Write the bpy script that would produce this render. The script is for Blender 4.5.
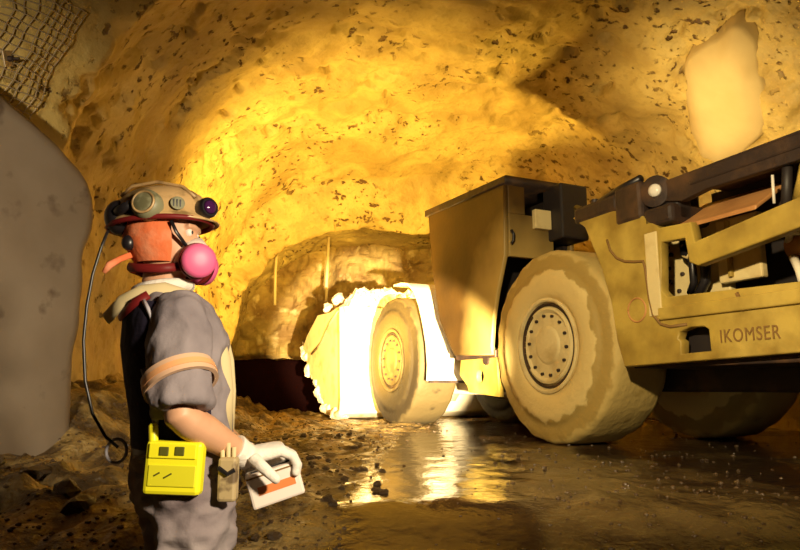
import bpy, bmesh, math, random
import numpy as np
from mathutils import Vector, Matrix, noise as mnoise
from mathutils.bvhtree import BVHTree

for o in list(bpy.data.objects): bpy.data.objects.remove(o)
SC = bpy.context.scene
COL = SC.collection
rnd = random.Random(11)
PI = math.pi

# ------------------------------------------------------------------ camera
cam_d = bpy.data.cameras.new('camera'); cam = bpy.data.objects.new('camera', cam_d); COL.objects.link(cam)
cam_d.sensor_width = 36; cam_d.lens = 36 * 650 / 800; cam_d.clip_start = .05
cam.location = (0, 0, .48)
cam.rotation_euler = (PI / 2 + math.atan(113 / 650), 0, 0)
SC.camera = cam

# ------------------------------------------------------------------ world, lights, exposure
w = bpy.data.worlds.new('world'); SC.world = w; w.use_nodes = True
w.node_tree.nodes['Background'].inputs[0].default_value = (1, .7, .45, 1)
w.node_tree.nodes['Background'].inputs[1].default_value = .006
SC.view_settings.view_transform = 'Standard'; SC.view_settings.look = 'None'
SC.view_settings.gamma = 1; SC.view_settings.use_curve_mapping = False
SC.view_settings.exposure = 0.2

def light(name, kind, loc, power, color, radius=.1, target=None, angle=None, blend=.5):
    d = bpy.data.lights.new(name, kind); d.energy = power; d.color = color
    if kind in ('POINT', 'SPOT'): d.shadow_soft_size = radius
    o = bpy.data.objects.new(name, d); COL.objects.link(o); o.location = loc
    if target is not None:
        o.rotation_euler = (Vector(target) - Vector(loc)).to_track_quat('-Z', 'Y').to_euler()
    if angle: d.spot_size = math.radians(angle); d.spot_blend = blend
    return o
YEL = (1, .64, .13); WARM = (1, .78, .44); FLASH = (1, .82, .56)
light('drift_flood_light', 'SPOT', (-1.15, 7.9, .45), 1450, YEL, .15, (-.7, 10.2, 3.6), 138, .7)
light('added_drift_spot', 'SPOT', (.8, 9.6, 1.95), 800, YEL, .1, (-1.2, 14, 1.7), 84, .8)  # unseen spot added behind the cab to light the far drift
light('snooted_flash', 'SPOT', (.75, 1.5, .35), 19000, WARM, .05, (-.1, 9.5, 1.0), 20, .4)
light('added_patch_spot', 'SPOT', (2.5, 6.2, 2.3), 150, (1, .72, .3), .1, (3.5, 6.5, 3.4), 120, .9)  # unseen spot added behind the hood to light the wall patch
light('loader_flash', 'SPOT', (-.45, .2, 2.1), 1020, WARM, .08, (1.6, 5.2, .75), 58, .7)
light('miner_flash', 'SPOT', (.75, .45, 1.05), 230, FLASH, .08, (-.6, 1.95, .3), 75, .8)
light('wall_flash', 'SPOT', (-1.75, .4, 1.1), 340, FLASH, .08, (-2.6, 3.9, 1.25), 62, .7)

# ------------------------------------------------------------------ noise
_p = np.random.RandomState(7).permutation(256); _p = np.concatenate([_p, _p, _p])
_val = np.random.RandomState(8).rand(256) * 2 - 1
def vnoise(x, y, z):
    xi, yi, zi = np.floor(x).astype(int), np.floor(y).astype(int), np.floor(z).astype(int)
    fx, fy, fz = x - xi, y - yi, z - zi
    fx, fy, fz = [t * t * t * (t * (t * 6 - 15) + 10) for t in (fx, fy, fz)]
    def h(a, b, c): return _val[_p[_p[_p[a & 255] + (b & 255)] + (c & 255)]]
    r = 0
    for dx in (0, 1):
        for dy in (0, 1):
            for dz in (0, 1):
                r = r + h(xi + dx, yi + dy, zi + dz) * (fx if dx else 1 - fx) * (fy if dy else 1 - fy) * (fz if dz else 1 - fz)
    return r
def fbm(x, y, z, sc, oc=4):
    r = 0; a = 1.; t = 0
    for i in range(oc):
        r = r + a * vnoise(x * sc + 31.7 * i, y * sc + 11.3 * i, z * sc + 5.1 * i); t += a; a *= .5; sc *= 2.03
    return r / t
def sstep(a, b, x):
    t = np.clip((x - a) / (b - a), 0, 1); return t * t * (3 - 2 * t)

# ------------------------------------------------------------------ materials
def M(name, col, rough=.7, metal=0., spots=None, spot_scale=6., spot_amt=.5, bump=0., bump_scale=20., detail=6., spec=.5, tint=None, tint_scale=1.5, soft=.12):
    """colour with optional blotches of dirt (spots) and a broad second tone (tint)"""
    m = bpy.data.materials.new(name); m.use_nodes = True
    nt = m.node_tree; N = nt.nodes; L = nt.links; b = N['Principled BSDF']
    b.inputs['Roughness'].default_value = rough; b.inputs['Metallic'].default_value = metal
    b.inputs['Specular IOR Level'].default_value = spec
    b.inputs['Base Color'].default_value = (*col, 1)
    tc = N.new('ShaderNodeTexCoord'); out = None
    def noise(sc, det=detail):
        n = N.new('ShaderNodeTexNoise'); n.inputs['Scale'].default_value = sc; n.inputs['Detail'].default_value = det
        L.new(tc.outputs['Object'], n.inputs['Vector']); return n
    def mix(fac, a, c):
        x = N.new('ShaderNodeMix'); x.data_type = 'RGBA'; L.new(fac, x.inputs['Factor'])
        if isinstance(a, tuple): x.inputs[6].default_value = (*a, 1)
        else: L.new(a, x.inputs[6])
        x.inputs[7].default_value = (*c, 1); return x.outputs[2]
    def ramp(n, a, c):
        r = N.new('ShaderNodeMapRange'); r.inputs['From Min'].default_value = a; r.inputs['From Max'].default_value = c
        L.new(n.outputs['Fac'], r.inputs['Value']); return r.outputs['Result']
    cur = col
    if tint: cur = mix(ramp(noise(tint_scale), .35, .65), cur, tint)
    if spots: cur = mix(ramp(noise(spot_scale), 1 - spot_amt - soft / 2 + .02, 1 - spot_amt + soft / 2 + .02), cur, spots)
    if not isinstance(cur, tuple): L.new(cur, b.inputs['Base Color'])
    if bump:
        bm_ = N.new('ShaderNodeBump'); bm_.inputs['Strength'].default_value = bump; bm_.inputs['Distance'].default_value = .03
        L.new(noise(bump_scale, 8).outputs['Fac'], bm_.inputs['Height']); L.new(bm_.outputs['Normal'], b.inputs['Normal'])
    return m

MT = {}
def rock_material(name, base, dark, pitcol):
    m = bpy.data.materials.new(name); m.use_nodes = True
    nt = m.node_tree; N = nt.nodes; L = nt.links; b = N['Principled BSDF']; b.inputs['Roughness'].default_value = .6; b.inputs['Specular IOR Level'].default_value = .35
    tc = N.new('ShaderNodeTexCoord')
    def noise(sc, det=6., dist=0.):
        n = N.new('ShaderNodeTexNoise'); n.inputs['Scale'].default_value = sc; n.inputs['Detail'].default_value = det; n.inputs['Distortion'].default_value = dist
        L.new(tc.outputs['Object'], n.inputs['Vector']); return n.outputs['Fac']
    def mr(v, a, c):
        r = N.new('ShaderNodeMapRange'); r.interpolation_type = 'SMOOTHSTEP'; L.new(v, r.inputs['Value']); r.inputs['From Min'].default_value = a; r.inputs['From Max'].default_value = c; return r.outputs['Result']
    def mul(a, c):
        x = N.new('ShaderNodeMath'); x.operation = 'MULTIPLY'; L.new(a, x.inputs[0])
        if isinstance(c, float): x.inputs[1].default_value = c
        else: L.new(c, x.inputs[1])
        return x.outputs[0]
    def mix(f, a, c):
        x = N.new('ShaderNodeMix'); x.data_type = 'RGBA'; L.new(f, x.inputs['Factor'])
        if isinstance(a, tuple): x.inputs[6].default_value = (*a, 1)
        else: L.new(a, x.inputs[6])
        x.inputs[7].default_value = (*c, 1); return x.outputs[2]
    c = mix(mr(noise(1.3, 8, .6), .36, .68), base, dark)
    c = mix(mul(mr(noise(14, 5), .5, .72), .55), c, dark)
    pits = mul(mr(noise(10.5, 4), .58, .66), mr(noise(1.15, 3), .44, .58))
    c = mix(pits, c, pitcol); L.new(c, b.inputs['Base Color'])
    bp = N.new('ShaderNodeBump'); bp.inputs['Strength'].default_value = .8; bp.inputs['Distance'].default_value = .05; L.new(noise(7, 10), bp.inputs['Height'])
    b2 = N.new('ShaderNodeBump'); b2.inputs['Strength'].default_value = .7; b2.inputs['Distance'].default_value = .05; b2.invert = True; L.new(pits, b2.inputs['Height']); L.new(bp.outputs['Normal'], b2.inputs['Normal'])
    L.new(b2.outputs['Normal'], b.inputs['Normal']); return m
MT['rock'] = rock_material('sprayed_rock', (.58, .43, .14), (.38, .26, .075), (.12, .06, .018))
MT['face_rock'] = M('blasted_rock', (.48, .34, .10), .8, spots=(.66, .52, .24), spot_scale=2.6, spot_amt=.36, bump=.8, bump_scale=7, tint=(.24, .14, .04), tint_scale=1.6)
MT['grey_crete'] = M('grey_shotcrete', (.27, .215, .155), .85, bump=.12, bump_scale=6, tint=(.20, .15, .10), tint_scale=1.4, spots=(.13, .09, .06), spot_scale=4.5, spot_amt=.36, soft=.1)
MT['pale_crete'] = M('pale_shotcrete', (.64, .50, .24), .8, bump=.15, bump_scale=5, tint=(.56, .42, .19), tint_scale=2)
MT['shade_black'] = M('bank_shade_black', (.007, .002, .002), .9, bump=.5, bump_scale=5, spec=.0)  # near-black: the shadow low on the far face, put into the bank's colour
MT['stone'] = M('muddy_stone', (.085, .05, .02), .4, spots=(.07, .04, .02), spot_scale=9, spot_amt=.5, bump=.6, bump_scale=18)
MT['ore'] = M('pale_ore', (.80, .70, .50), .7, spots=(.45, .34, .18), spot_scale=9, spot_amt=.42, bump=.7, bump_scale=14)
MT['yellow'] = M('dusty_yellow_paint', (.46, .32, .05), .5, spots=(.27, .175, .03), spot_scale=4, spot_amt=.5, bump=.12, bump_scale=25, tint=(.55, .40, .09), tint_scale=1.3, soft=.3)
MT['cream'] = M('dusty_cream_plate', (.70, .57, .27), .6, spots=(.5, .36, .14), spot_scale=5, spot_amt=.4, bump=.15, bump_scale=25, soft=.25)
MT['white'] = M('pale_dusty_paint', (.82, .74, .56), .5, spots=(.6, .46, .22), spot_scale=5, spot_amt=.36, bump=.1, bump_scale=20, soft=.2)
MT['tyre'] = M('mud_caked_rubber', (.47, .34, .13), .7, spots=(.60, .47, .22), spot_scale=3.2, spot_amt=.5, bump=.3, bump_scale=16, tint=(.38, .26, .08), tint_scale=2.2, soft=.15)
MT['tyre_dark'] = M('dusty_rubber', (.34, .25, .11), .7, spots=(.44, .33, .16), spot_scale=3.2, spot_amt=.5, bump=.3, bump_scale=16, soft=.2)
def tyre_material(name, inner, band, edge):
    m = M(name, inner, .7, bump=.3, bump_scale=16); nt = m.node_tree; N = nt.nodes; L = nt.links; b = N['Principled BSDF']
    tc = N.new('ShaderNodeTexCoord'); sx = N.new('ShaderNodeSeparateXYZ'); L.new(tc.outputs['Object'], sx.inputs[0])
    def mth(op, a, c=None):
        x = N.new('ShaderNodeMath'); x.operation = op
        for k, t in enumerate((a, c)):
            if t is None: continue
            if isinstance(t, (int, float)): x.inputs[k].default_value = t
            else: L.new(t, x.inputs[k])
        return x.outputs[0]
    r = mth('SQRT', mth('ADD', mth('MULTIPLY', sx.outputs[0], sx.outputs[0]), mth('MULTIPLY', sx.outputs[2], sx.outputs[2])))
    lug = mth('MULTIPLY', mth('SINE', mth('MULTIPLY', mth('ARCTAN2', sx.outputs[2], sx.outputs[0]), 22.)), .010)      # mud knocked off between the lugs
    n = N.new('ShaderNodeTexNoise'); n.inputs['Scale'].default_value = 4.5; n.inputs['Detail'].default_value = 5; L.new(tc.outputs['Object'], n.inputs['Vector'])
    rr_ = mth('ADD', mth('ADD', r, lug), mth('MULTIPLY', mth('SUBTRACT', n.outputs['Fac'], .5), .22))
    def mr(a, c):
        x = N.new('ShaderNodeMapRange'); x.interpolation_type = 'SMOOTHSTEP'; L.new(rr_, x.inputs['Value']); x.inputs['From Min'].default_value = a; x.inputs['From Max'].default_value = c; return x.outputs['Result']
    c0 = N.new('ShaderNodeMix'); c0.data_type = 'RGBA'; L.new(mr(.635, .66), c0.inputs['Factor']); c0.inputs[6].default_value = (*inner, 1); c0.inputs[7].default_value = (*band, 1)
    c1 = N.new('ShaderNodeMix'); c1.data_type = 'RGBA'; L.new(mr(.79, .82), c1.inputs['Factor']); L.new(c0.outputs[2], c1.inputs[6]); c1.inputs[7].default_value = (*edge, 1)
    L.new(c1.outputs[2], b.inputs['Base Color']); return m
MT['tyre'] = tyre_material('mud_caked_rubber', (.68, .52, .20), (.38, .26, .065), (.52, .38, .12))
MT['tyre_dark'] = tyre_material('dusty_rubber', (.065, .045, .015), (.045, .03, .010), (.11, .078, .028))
MT['rim_dark'] = M('brown_rim', (.12, .082, .03), .6, spots=(.07, .048, .016), spot_scale=6, spot_amt=.45, soft=.2)
MT['black'] = M('black_steel', (.018, .013, .012), .55)
MT['soot'] = M('sooty_steel', (.028, .016, .012), .55, spots=(.09, .045, .02), spot_scale=4, spot_amt=.42, soft=.2, bump=.2)
MT['rubber'] = M('black_hose', (.012, .01, .012), .4)
MT['orange'] = M('rust_orange_cover', (.52, .25, .08), .55, spots=(.36, .16, .05), spot_scale=4, spot_amt=.45, soft=.3)
MT['lens'] = M('lamp_lens', (.75, .7, .6), .15)
MT['wire'] = M('galvanised_wire', (.42, .33, .2), .45, .3)
MT['steel'] = M('worn_steel', (.45, .36, .22), .4, .5, spots=(.2, .13, .06), spot_scale=8, spot_amt=.45)
MT['pipe'] = M('pale_pipe', (.7, .56, .28), .6)
MT['mark'] = M('brown_lettering', (.22, .12, .03), .7)

def cab_material():
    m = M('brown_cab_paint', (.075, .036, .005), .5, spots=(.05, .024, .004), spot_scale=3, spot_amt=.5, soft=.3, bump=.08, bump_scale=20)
    nt = m.node_tree; N = nt.nodes; L = nt.links; b = N['Principled BSDF']
    src = b.inputs['Base Color'].links[0].from_socket
    tc = N.new('ShaderNodeTexCoord')                       # paler tan mixed in as ragged rings about the rear axle
    d = N.new('ShaderNodeVectorMath'); d.operation = 'DISTANCE'; L.new(tc.outputs['Object'], d.inputs[0]); d.inputs[1].default_value = (-.05, -.1, .8)
    n = N.new('ShaderNodeTexNoise'); n.inputs['Scale'].default_value = 3; L.new(tc.outputs['Object'], n.inputs['Vector'])
    a = N.new('ShaderNodeMath'); a.operation = 'MULTIPLY_ADD'; L.new(n.outputs['Fac'], a.inputs[0]); a.inputs[1].default_value = .35; L.new(d.outputs['Value'], a.inputs[2])
    r = N.new('ShaderNodeMapRange'); L.new(a.outputs[0], r.inputs['Value']); r.inputs['From Min'].default_value = 1.2; r.inputs['From Max'].default_value = 1.85
    r.inputs['To Min'].default_value = 1; r.inputs['To Max'].default_value = 0
    x = N.new('ShaderNodeMix'); x.data_type = 'RGBA'; L.new(r.outputs['Result'], x.inputs['Factor']); L.new(src, x.inputs[6]); x.inputs[7].default_value = (.50, .35, .10, 1)
    L.new(x.outputs[2], b.inputs['Base Color']); return m
MT['cab'] = cab_material()

def floor_material():
    m = bpy.data.materials.new('wet_mud'); m.use_nodes = True
    nt = m.node_tree; N = nt.nodes; L = nt.links; b = N['Principled BSDF']
    tc = N.new('ShaderNodeTexCoord')
    def noise(sc, det=6., dist=0.):
        n = N.new('ShaderNodeTexNoise'); n.inputs['Scale'].default_value = sc; n.inputs['Detail'].default_value = det; n.inputs['Distortion'].default_value = dist
        L.new(tc.outputs['Object'], n.inputs['Vector']); return n.outputs['Fac']
    def mr(v, a, c, t0=0., t1=1.):
        r = N.new('ShaderNodeMapRange'); r.interpolation_type = 'SMOOTHSTEP'; L.new(v, r.inputs['Value'])
        r.inputs['From Min'].default_value = a; r.inputs['From Max'].default_value = c
        r.inputs['To Min'].default_value = t0; r.inputs['To Max'].default_value = t1; return r.outputs['Result']
    at = N.new('ShaderNodeAttribute'); at.attribute_name = 'wet'
    mixc = N.new('ShaderNodeMix'); mixc.data_type = 'RGBA'; L.new(mr(noise(4.5), .38, .62), mixc.inputs['Factor'])
    mixc.inputs[6].default_value = (.085, .052, .02, 1); mixc.inputs[7].default_value = (.34, .23, .075, 1)
    mw = N.new('ShaderNodeMix'); mw.data_type = 'RGBA'; L.new(at.outputs['Fac'], mw.inputs['Factor']); L.new(mixc.outputs[2], mw.inputs[6]); mw.inputs[7].default_value = (.028, .015, .010, 1)
    L.new(mw.outputs[2], b.inputs['Base Color'])
    rg = N.new('ShaderNodeMix'); rg.data_type = 'FLOAT'; L.new(at.outputs['Fac'], rg.inputs['Factor']); L.new(mr(noise(7), .35, .65, .35, .7), rg.inputs[2]); rg.inputs[3].default_value = .05
    L.new(rg.outputs[0], b.inputs['Roughness'])
    b1 = N.new('ShaderNodeBump'); b1.inputs['Distance'].default_value = .05
    inv = N.new('ShaderNodeMath'); inv.operation = 'MULTIPLY_ADD'; L.new(at.outputs['Fac'], inv.inputs[0]); inv.inputs[1].default_value = -.92; inv.inputs[2].default_value = 1.
    L.new(inv.outputs[0], b1.inputs['Strength']); L.new(noise(17, 9), b1.inputs['Height'])
    L.new(b1.outputs['Normal'], b.inputs['Normal'])
    return m
MT['floor'] = floor_material()

# ------------------------------------------------------------------ mesh helpers
class MB:
    def __init__(s): s.v = []; s.f = []
    def add(s, vs, fs):
        n = len(s.v); s.v += [tuple(map(float, p)) for p in vs]; s.f += [tuple(i + n for i in q) for q in fs]; return s
    def box(s, c, size, rot=None):
        hx, hy, hz = [t / 2 for t in size]; R = rot.to_matrix() if rot is not None else Matrix.Identity(3)
        vs = [Vector(c) + R @ Vector((x * hx, y * hy, z * hz)) for x in (-1, 1) for y in (-1, 1) for z in (-1, 1)]
        return s.add(vs, [(0, 1, 3, 2), (4, 6, 7, 5), (0, 4, 5, 1), (2, 3, 7, 6), (0, 2, 6, 4), (1, 5, 7, 3)])
    def b6(s, x0, x1, y0, y1, z0, z1): return s.box(((x0 + x1) / 2, (y0 + y1) / 2, (z0 + z1) / 2), (x1 - x0, y1 - y0, z1 - z0))
    def tube(s, path, r, n=10, cap=True, flat=None):
        P = [Vector(p) for p in path]; rs = r if isinstance(r, (list, tuple)) else [r] * len(P); vs = []; fs = []
        up = None
        for i, p in enumerate(P):
            t = (P[min(i + 1, len(P) - 1)] - P[max(i - 1, 0)]).normalized()
            if up is None: up = Vector((0, 0, 1)) if abs(t.z) < .9 else Vector((1, 0, 0))
            a = (up - t * up.dot(t)).normalized(); b = t.cross(a); up = a
            for k in range(n):
                an = 2 * PI * k / n
                vs.append(p + a * (math.cos(an) * rs[i]) + b * (math.sin(an) * rs[i] * (flat or 1)))
        for i in range(len(P) - 1):
            for k in range(n):
                k2 = (k + 1) % n; fs.append((i * n + k, i * n + k2, (i + 1) * n + k2, (i + 1) * n + k))
        if cap: fs.append(tuple(range(n - 1, -1, -1))); fs.append(tuple((len(P) - 1) * n + k for k in range(n)))
        return s.add(vs, fs)
    def lathe(s, prof, origin, axis, n=48, close=False):
        """prof: list of (radius, distance along axis)"""
        ax = Vector(axis).normalized(); a = ax.orthogonal().normalized(); b = ax.cross(a); O = Vector(origin); vs = []; fs = []
        for r, d in prof:
            for k in range(n):
                t = 2 * PI * k / n; vs.append(O + ax * d + (a * math.cos(t) + b * math.sin(t)) * r)
        m = len(prof)
        for i in range(m if close else m - 1):
            j = (i + 1) % m
            for k in range(n):
                k2 = (k + 1) % n; fs.append((i * n + k, j * n + k, j * n + k2, i * n + k2))
        if not close:
            fs.append(tuple(range(n))); fs.append(tuple((m - 1) * n + k for k in range(n - 1, -1, -1)))
        return s.add(vs, fs)
    def loft(s, secs, n=28, power=2.0):
        """secs: (centre, vec_a, vec_b) ellipses"""
        vs = []; fs = []
        for c, a, b in secs:
            c, a, b = Vector(c), Vector(a), Vector(b)
            for k in range(n):
                t = 2 * PI * k / n; ct, st = math.cos(t), math.sin(t); e = 2 / power
                vs.append(c + a * (abs(ct) ** e * (1 if ct >= 0 else -1)) + b * (abs(st) ** e * (1 if st >= 0 else -1)))
        for i in range(len(secs) - 1):
            for k in range(n):
                k2 = (k + 1) % n; fs.append((i * n + k, i * n + k2, (i + 1) * n + k2, (i + 1) * n + k))
        fs.append(tuple(range(n - 1, -1, -1))); fs.append(tuple((len(secs) - 1) * n + k for k in range(n)))
        return s.add(vs, fs)
    def sphere(s, c, r, seg=16, ring=10):
        r = r if isinstance(r, (tuple, list)) else (r, r, r); c = Vector(c); vs = []; fs = []
        for i in range(1, ring):
            ph = PI * i / ring
            for k in range(seg):
                t = 2 * PI * k / seg; vs.append(c + Vector((r[0] * math.sin(ph) * math.cos(t), r[1] * math.sin(ph) * math.sin(t), r[2] * math.cos(ph))))
        vs.append(c + Vector((0, 0, r[2]))); vs.append(c - Vector((0, 0, r[2]))); T = len(vs) - 2
        for i in range(ring - 2):
            for k in range(seg):
                k2 = (k + 1) % seg; fs.append((i * seg + k, (i + 1) * seg + k, (i + 1) * seg + k2, i * seg + k2))
        for k in range(seg):
            k2 = (k + 1) % seg; fs.append((T, k, k2)); fs.append((T + 1, (ring - 2) * seg + k2, (ring - 2) * seg + k))
        return s.add(vs, fs)
    def mesh(s, name, mat, smooth=False):
        me = bpy.data.meshes.new(name); me.from_pydata(s.v, [], s.f); me.validate()
        b = bmesh.new(); b.from_mesh(me); bmesh.ops.recalc_face_normals(b, faces=b.faces); b.to_mesh(me); b.free()
        if smooth: me.shade_smooth()
        if mat: me.materials.append(MT[mat] if isinstance(mat, str) else mat)
        return me
    def build(s, name, mat, parent=None, smooth=False, bevel=0, sharp=None):
        return link(name, s.mesh(name, mat, smooth), parent, bevel, sharp)

def link(name, me, parent=None, bevel=0, sharp=None):
    o = bpy.data.objects.new(name, me); COL.objects.link(o); o.parent = parent
    if sharp: me.set_sharp_from_angle(angle=math.radians(sharp))
    if bevel:
        m = o.modifiers.new('bevel', 'BEVEL'); m.width = bevel; m.segments = 2; m.limit_method = 'ANGLE'; m.angle_limit = math.radians(40)
    return o
def tag(o, label, cat, group=None, kind=None):
    o['label'] = label; o['category'] = cat
    if group: o['group'] = group
    if kind: o['kind'] = kind
    return o
def thing(name, label, cat, loc=(0, 0, 0), rz=0, group=None):
    o = bpy.data.objects.new(name, None); COL.objects.link(o); o.location = loc; o.rotation_euler = (0, 0, rz); o.empty_display_size = .2
    return tag(o, label, cat, group)
def struct(o, label=None):
    o['kind'] = 'structure'
    if label: o['label'] = label
    return o

def plate(name, outlines, v0, th, mat, parent, bevel=.006):
    """2D outlines (first is the rim, others holes) in (u, z), extruded by th about v = v0"""
    cu = bpy.data.curves.new('tmp', 'CURVE'); cu.dimensions = '2D'; cu.fill_mode = 'BOTH'; cu.extrude = th / 2 - bevel; cu.bevel_depth = bevel; cu.bevel_resolution = 1
    for pts in outlines:
        sp = cu.splines.new('POLY'); sp.points.add(len(pts) - 1); sp.use_cyclic_u = True
        for q, (a, b) in zip(sp.points, pts): q.co = (a, b, 0, 1)
    to = bpy.data.objects.new('tmp', cu); COL.objects.link(to)
    dg = bpy.context.evaluated_depsgraph_get(); me = bpy.data.meshes.new_from_object(to.evaluated_get(dg))
    bpy.data.objects.remove(to)
    me.name = name
    for q in me.vertices: x, y, z = q.co; q.co = (x, v0 - z, y)
    b = bmesh.new(); b.from_mesh(me); bmesh.ops.remove_doubles(b, verts=b.verts, dist=1e-5); bmesh.ops.recalc_face_normals(b, faces=b.faces); b.to_mesh(me); b.free()
    me.materials.clear(); me.materials.append(MT[mat])
    return link(name, me, parent)

def evaluated(mesh, mods, name):
    """apply modifiers to a mesh"""
    to = bpy.data.objects.new('tmp', mesh); COL.objects.link(to)
    for kind, kw in mods:
        m = to.modifiers.new(kind, kind)
        for k, x in kw.items(): setattr(m, k, x)
    dg = bpy.context.evaluated_depsgraph_get(); me = bpy.data.meshes.new_from_object(to.evaluated_get(dg)); bpy.data.objects.remove(to); me.name = name
    return me

def rock_mesh(seed, sub=2, rough=.28, flat=.75, mat='stone'):
    b = bmesh.new(); bmesh.ops.create_icosphere(b, subdivisions=sub, radius=1)
    for q in b.verts:
        p = q.co.copy(); n_ = mnoise.noise(p * 1.3 + Vector((seed * 7.1, 0, 0))) + .5 * mnoise.noise(p * 3.1 + Vector((0, seed * 3.3, 0)))
        q.co = p * (1 + rough * 1.5 * n_); q.co.z *= flat
    me = bpy.data.meshes.new('rock'); b.to_mesh(me); b.free(); me.materials.append(MT[mat]); return me

# ------------------------------------------------------------------ tunnel shell
TY = [-4, 2.8, 3.9, 4.45, 4.9, 8, 10.6, 11.25, 12.2, 15.4]
XL = [-3.6, -3.4, -2.86, -2.62, -2.85, -3.15, -3.3, -2.95, -3.5, -3.9]
XR = [5.4, 5.5, 5.5, 5.3, 5.2, 4.5, 3.9, 3.1, 3.6, 3.6]
TH = [4.2, 4.3, 4.3, 4.25, 4.3, 4.35, 4.1, 3.35, 3.7, 3.7]
ZB = -.95
def shell(y, th):
    xl, xr, H = np.interp(y, TY, XL), np.interp(y, TY, XR), np.interp(y, TY, TH)
    xc, wd = (xl + xr) / 2, (xr - xl) / 2
    c, s_ = np.cos(th), np.sin(th); e = np.where(c < 0, 2 / 3.4, 2 / 2.5)
    H = H - ZB * 1.0
    x = xc + wd * np.sign(c) * np.abs(c) ** e; z = ZB + H * np.abs(s_) ** e
    return x, z, (x - xc) / wd, (z - ZB) / H
NY, NT = 330, 360
yy = np.concatenate([np.linspace(-4, 2.6, 60), np.linspace(2.65, 15.0, NY - 60)])
tt = np.linspace(PI, 0, NT)
Yg, Tg = np.meshgrid(yy, tt, indexing='ij')
Xg, Zg, NXg, NZg = shell(Yg, Tg)
nl = np.sqrt(NXg ** 2 + NZg ** 2) + 1e-6; NXg /= nl; NZg /= nl
lump = .16 * fbm(Xg, Yg, Zg, .55, 2) + .10 * fbm(Xg + 9, Yg, Zg, 1.5, 3) + .035 * fbm(Xg, Yg + 5, Zg, 5, 3)
pit = fbm(Xg + 3, Yg * .9, Zg, 4.2, 3); clus = sstep(-.2, .35, fbm(Xg, Yg, Zg + 7, .7, 2))
lump -= .11 * sstep(.22, .5, pit) * (.35 + .65 * clus) * -1
ridge = 1 - np.abs(fbm(Xg, Yg * .6, Zg, 1.1, 3)) * 6
lump += .07 * np.clip(ridge, 0, 1) * sstep(.0, .4, fbm(Xg + 4, Yg, Zg, .6, 2) + .12)
fade = sstep(15.0, 14.6, Yg)
Xd = Xg + NXg * lump; Zd = Zg + NZg * lump
def grid_obj(name, i0, i1, j0, j1, mat):
    X, Y, Z = Xd[i0:i1, j0:j1], Yg[i0:i1, j0:j1], Zd[i0:i1, j0:j1]; a, b = X.shape
    vs = np.stack([X, Y, Z], -1).reshape(-1, 3); I = np.arange(a * b).reshape(a, b)
    fs = np.stack([I[:-1, :-1], I[1:, :-1], I[1:, 1:], I[:-1, 1:]], -1).reshape(-1, 4)
    me = bpy.data.meshes.new(name); me.from_pydata(vs.tolist(), [], fs.tolist()); me.shade_smooth(); me.materials.append(MT[mat])
    return struct(link(name, me))
ja, jb = int(NT * .30), int(NT * .70)
grid_obj('wall_left', 0, NY, 0, ja + 1, 'rock')['label'] = 'sprayed rock wall of the drift behind the miner'
grid_obj('ceiling', 0, NY, ja, jb + 1, 'rock')['label'] = 'arched pitted rock roof of the drift'
grid_obj('wall_right', 0, NY, jb, NT, 'rock')['label'] = 'sprayed rock wall beyond the loader'

def pale_patch():
    ic, jc, hi, hj = 145, 251, 13, 20; V = []; F = []; n = 48; rings = 16
    for a in range(rings + 1):
        for k in range(n):
            t = 2 * PI * k / n; rad = a / rings * (abs(math.cos(t)) ** 3.5 + abs(math.sin(t)) ** 3.5) ** (-1 / 3.5) * (1 + .03 * math.sin(5 * t + 1) + .02 * math.sin(11 * t))
            i = ic + hi * rad * math.cos(t) + 13 * rad * math.sin(t); j = jc + hj * rad * math.sin(t)
            i0, j0 = int(i), int(j); q = .10 - .40 * max(0, a / rings - .4) ** 2 - (.25 if a == rings else 0)
            nx, nz = NXg[i0, j0], NZg[i0, j0]; fi, fj = i - i0, j - j0
            bl = lambda G: (G[i0, j0] * (1 - fi) + G[i0 + 1, j0] * fi) * (1 - fj) + (G[i0, j0 + 1] * (1 - fi) + G[i0 + 1, j0 + 1] * fi) * fj
            V.append((bl(Xg) - nx * q, bl(Yg), bl(Zg) - nz * q))
    for a in range(rings):
        for k in range(n): k2 = (k + 1) % n; F.append((a * n + k, a * n + k2, (a + 1) * n + k2, (a + 1) * n + k))
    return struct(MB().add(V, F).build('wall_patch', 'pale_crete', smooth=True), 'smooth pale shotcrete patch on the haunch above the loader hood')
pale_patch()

def face_wall():
    nx, nz = 170, 110
    X, Z = np.meshgrid(np.linspace(-4.6, 4.4, nx), np.linspace(-.5, 4.6, nz), indexing='ij')
    Y = 14.6 - .55 * fbm(X, X * 0, Z, .8, 3) - .22 * np.abs(fbm(X + 5, X * 0, Z, 2.2, 3)) - .10 * fbm(X, X * 0 + 3, Z, 6, 2)
    vs = np.stack([X, Y, Z], -1).reshape(-1, 3); I = np.arange(nx * nz).reshape(nx, nz)
    fs = np.stack([I[:-1, :-1], I[1:, :-1], I[1:, 1:], I[:-1, 1:]], -1).reshape(-1, 4)
    me = bpy.data.meshes.new('wall_back'); me.from_pydata(vs.tolist(), [], fs.tolist()); me.materials.append(MT['face_rock'])
    return struct(link('wall_back', me), 'rough blasted rock face closing the drift')
face_wall()

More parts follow.
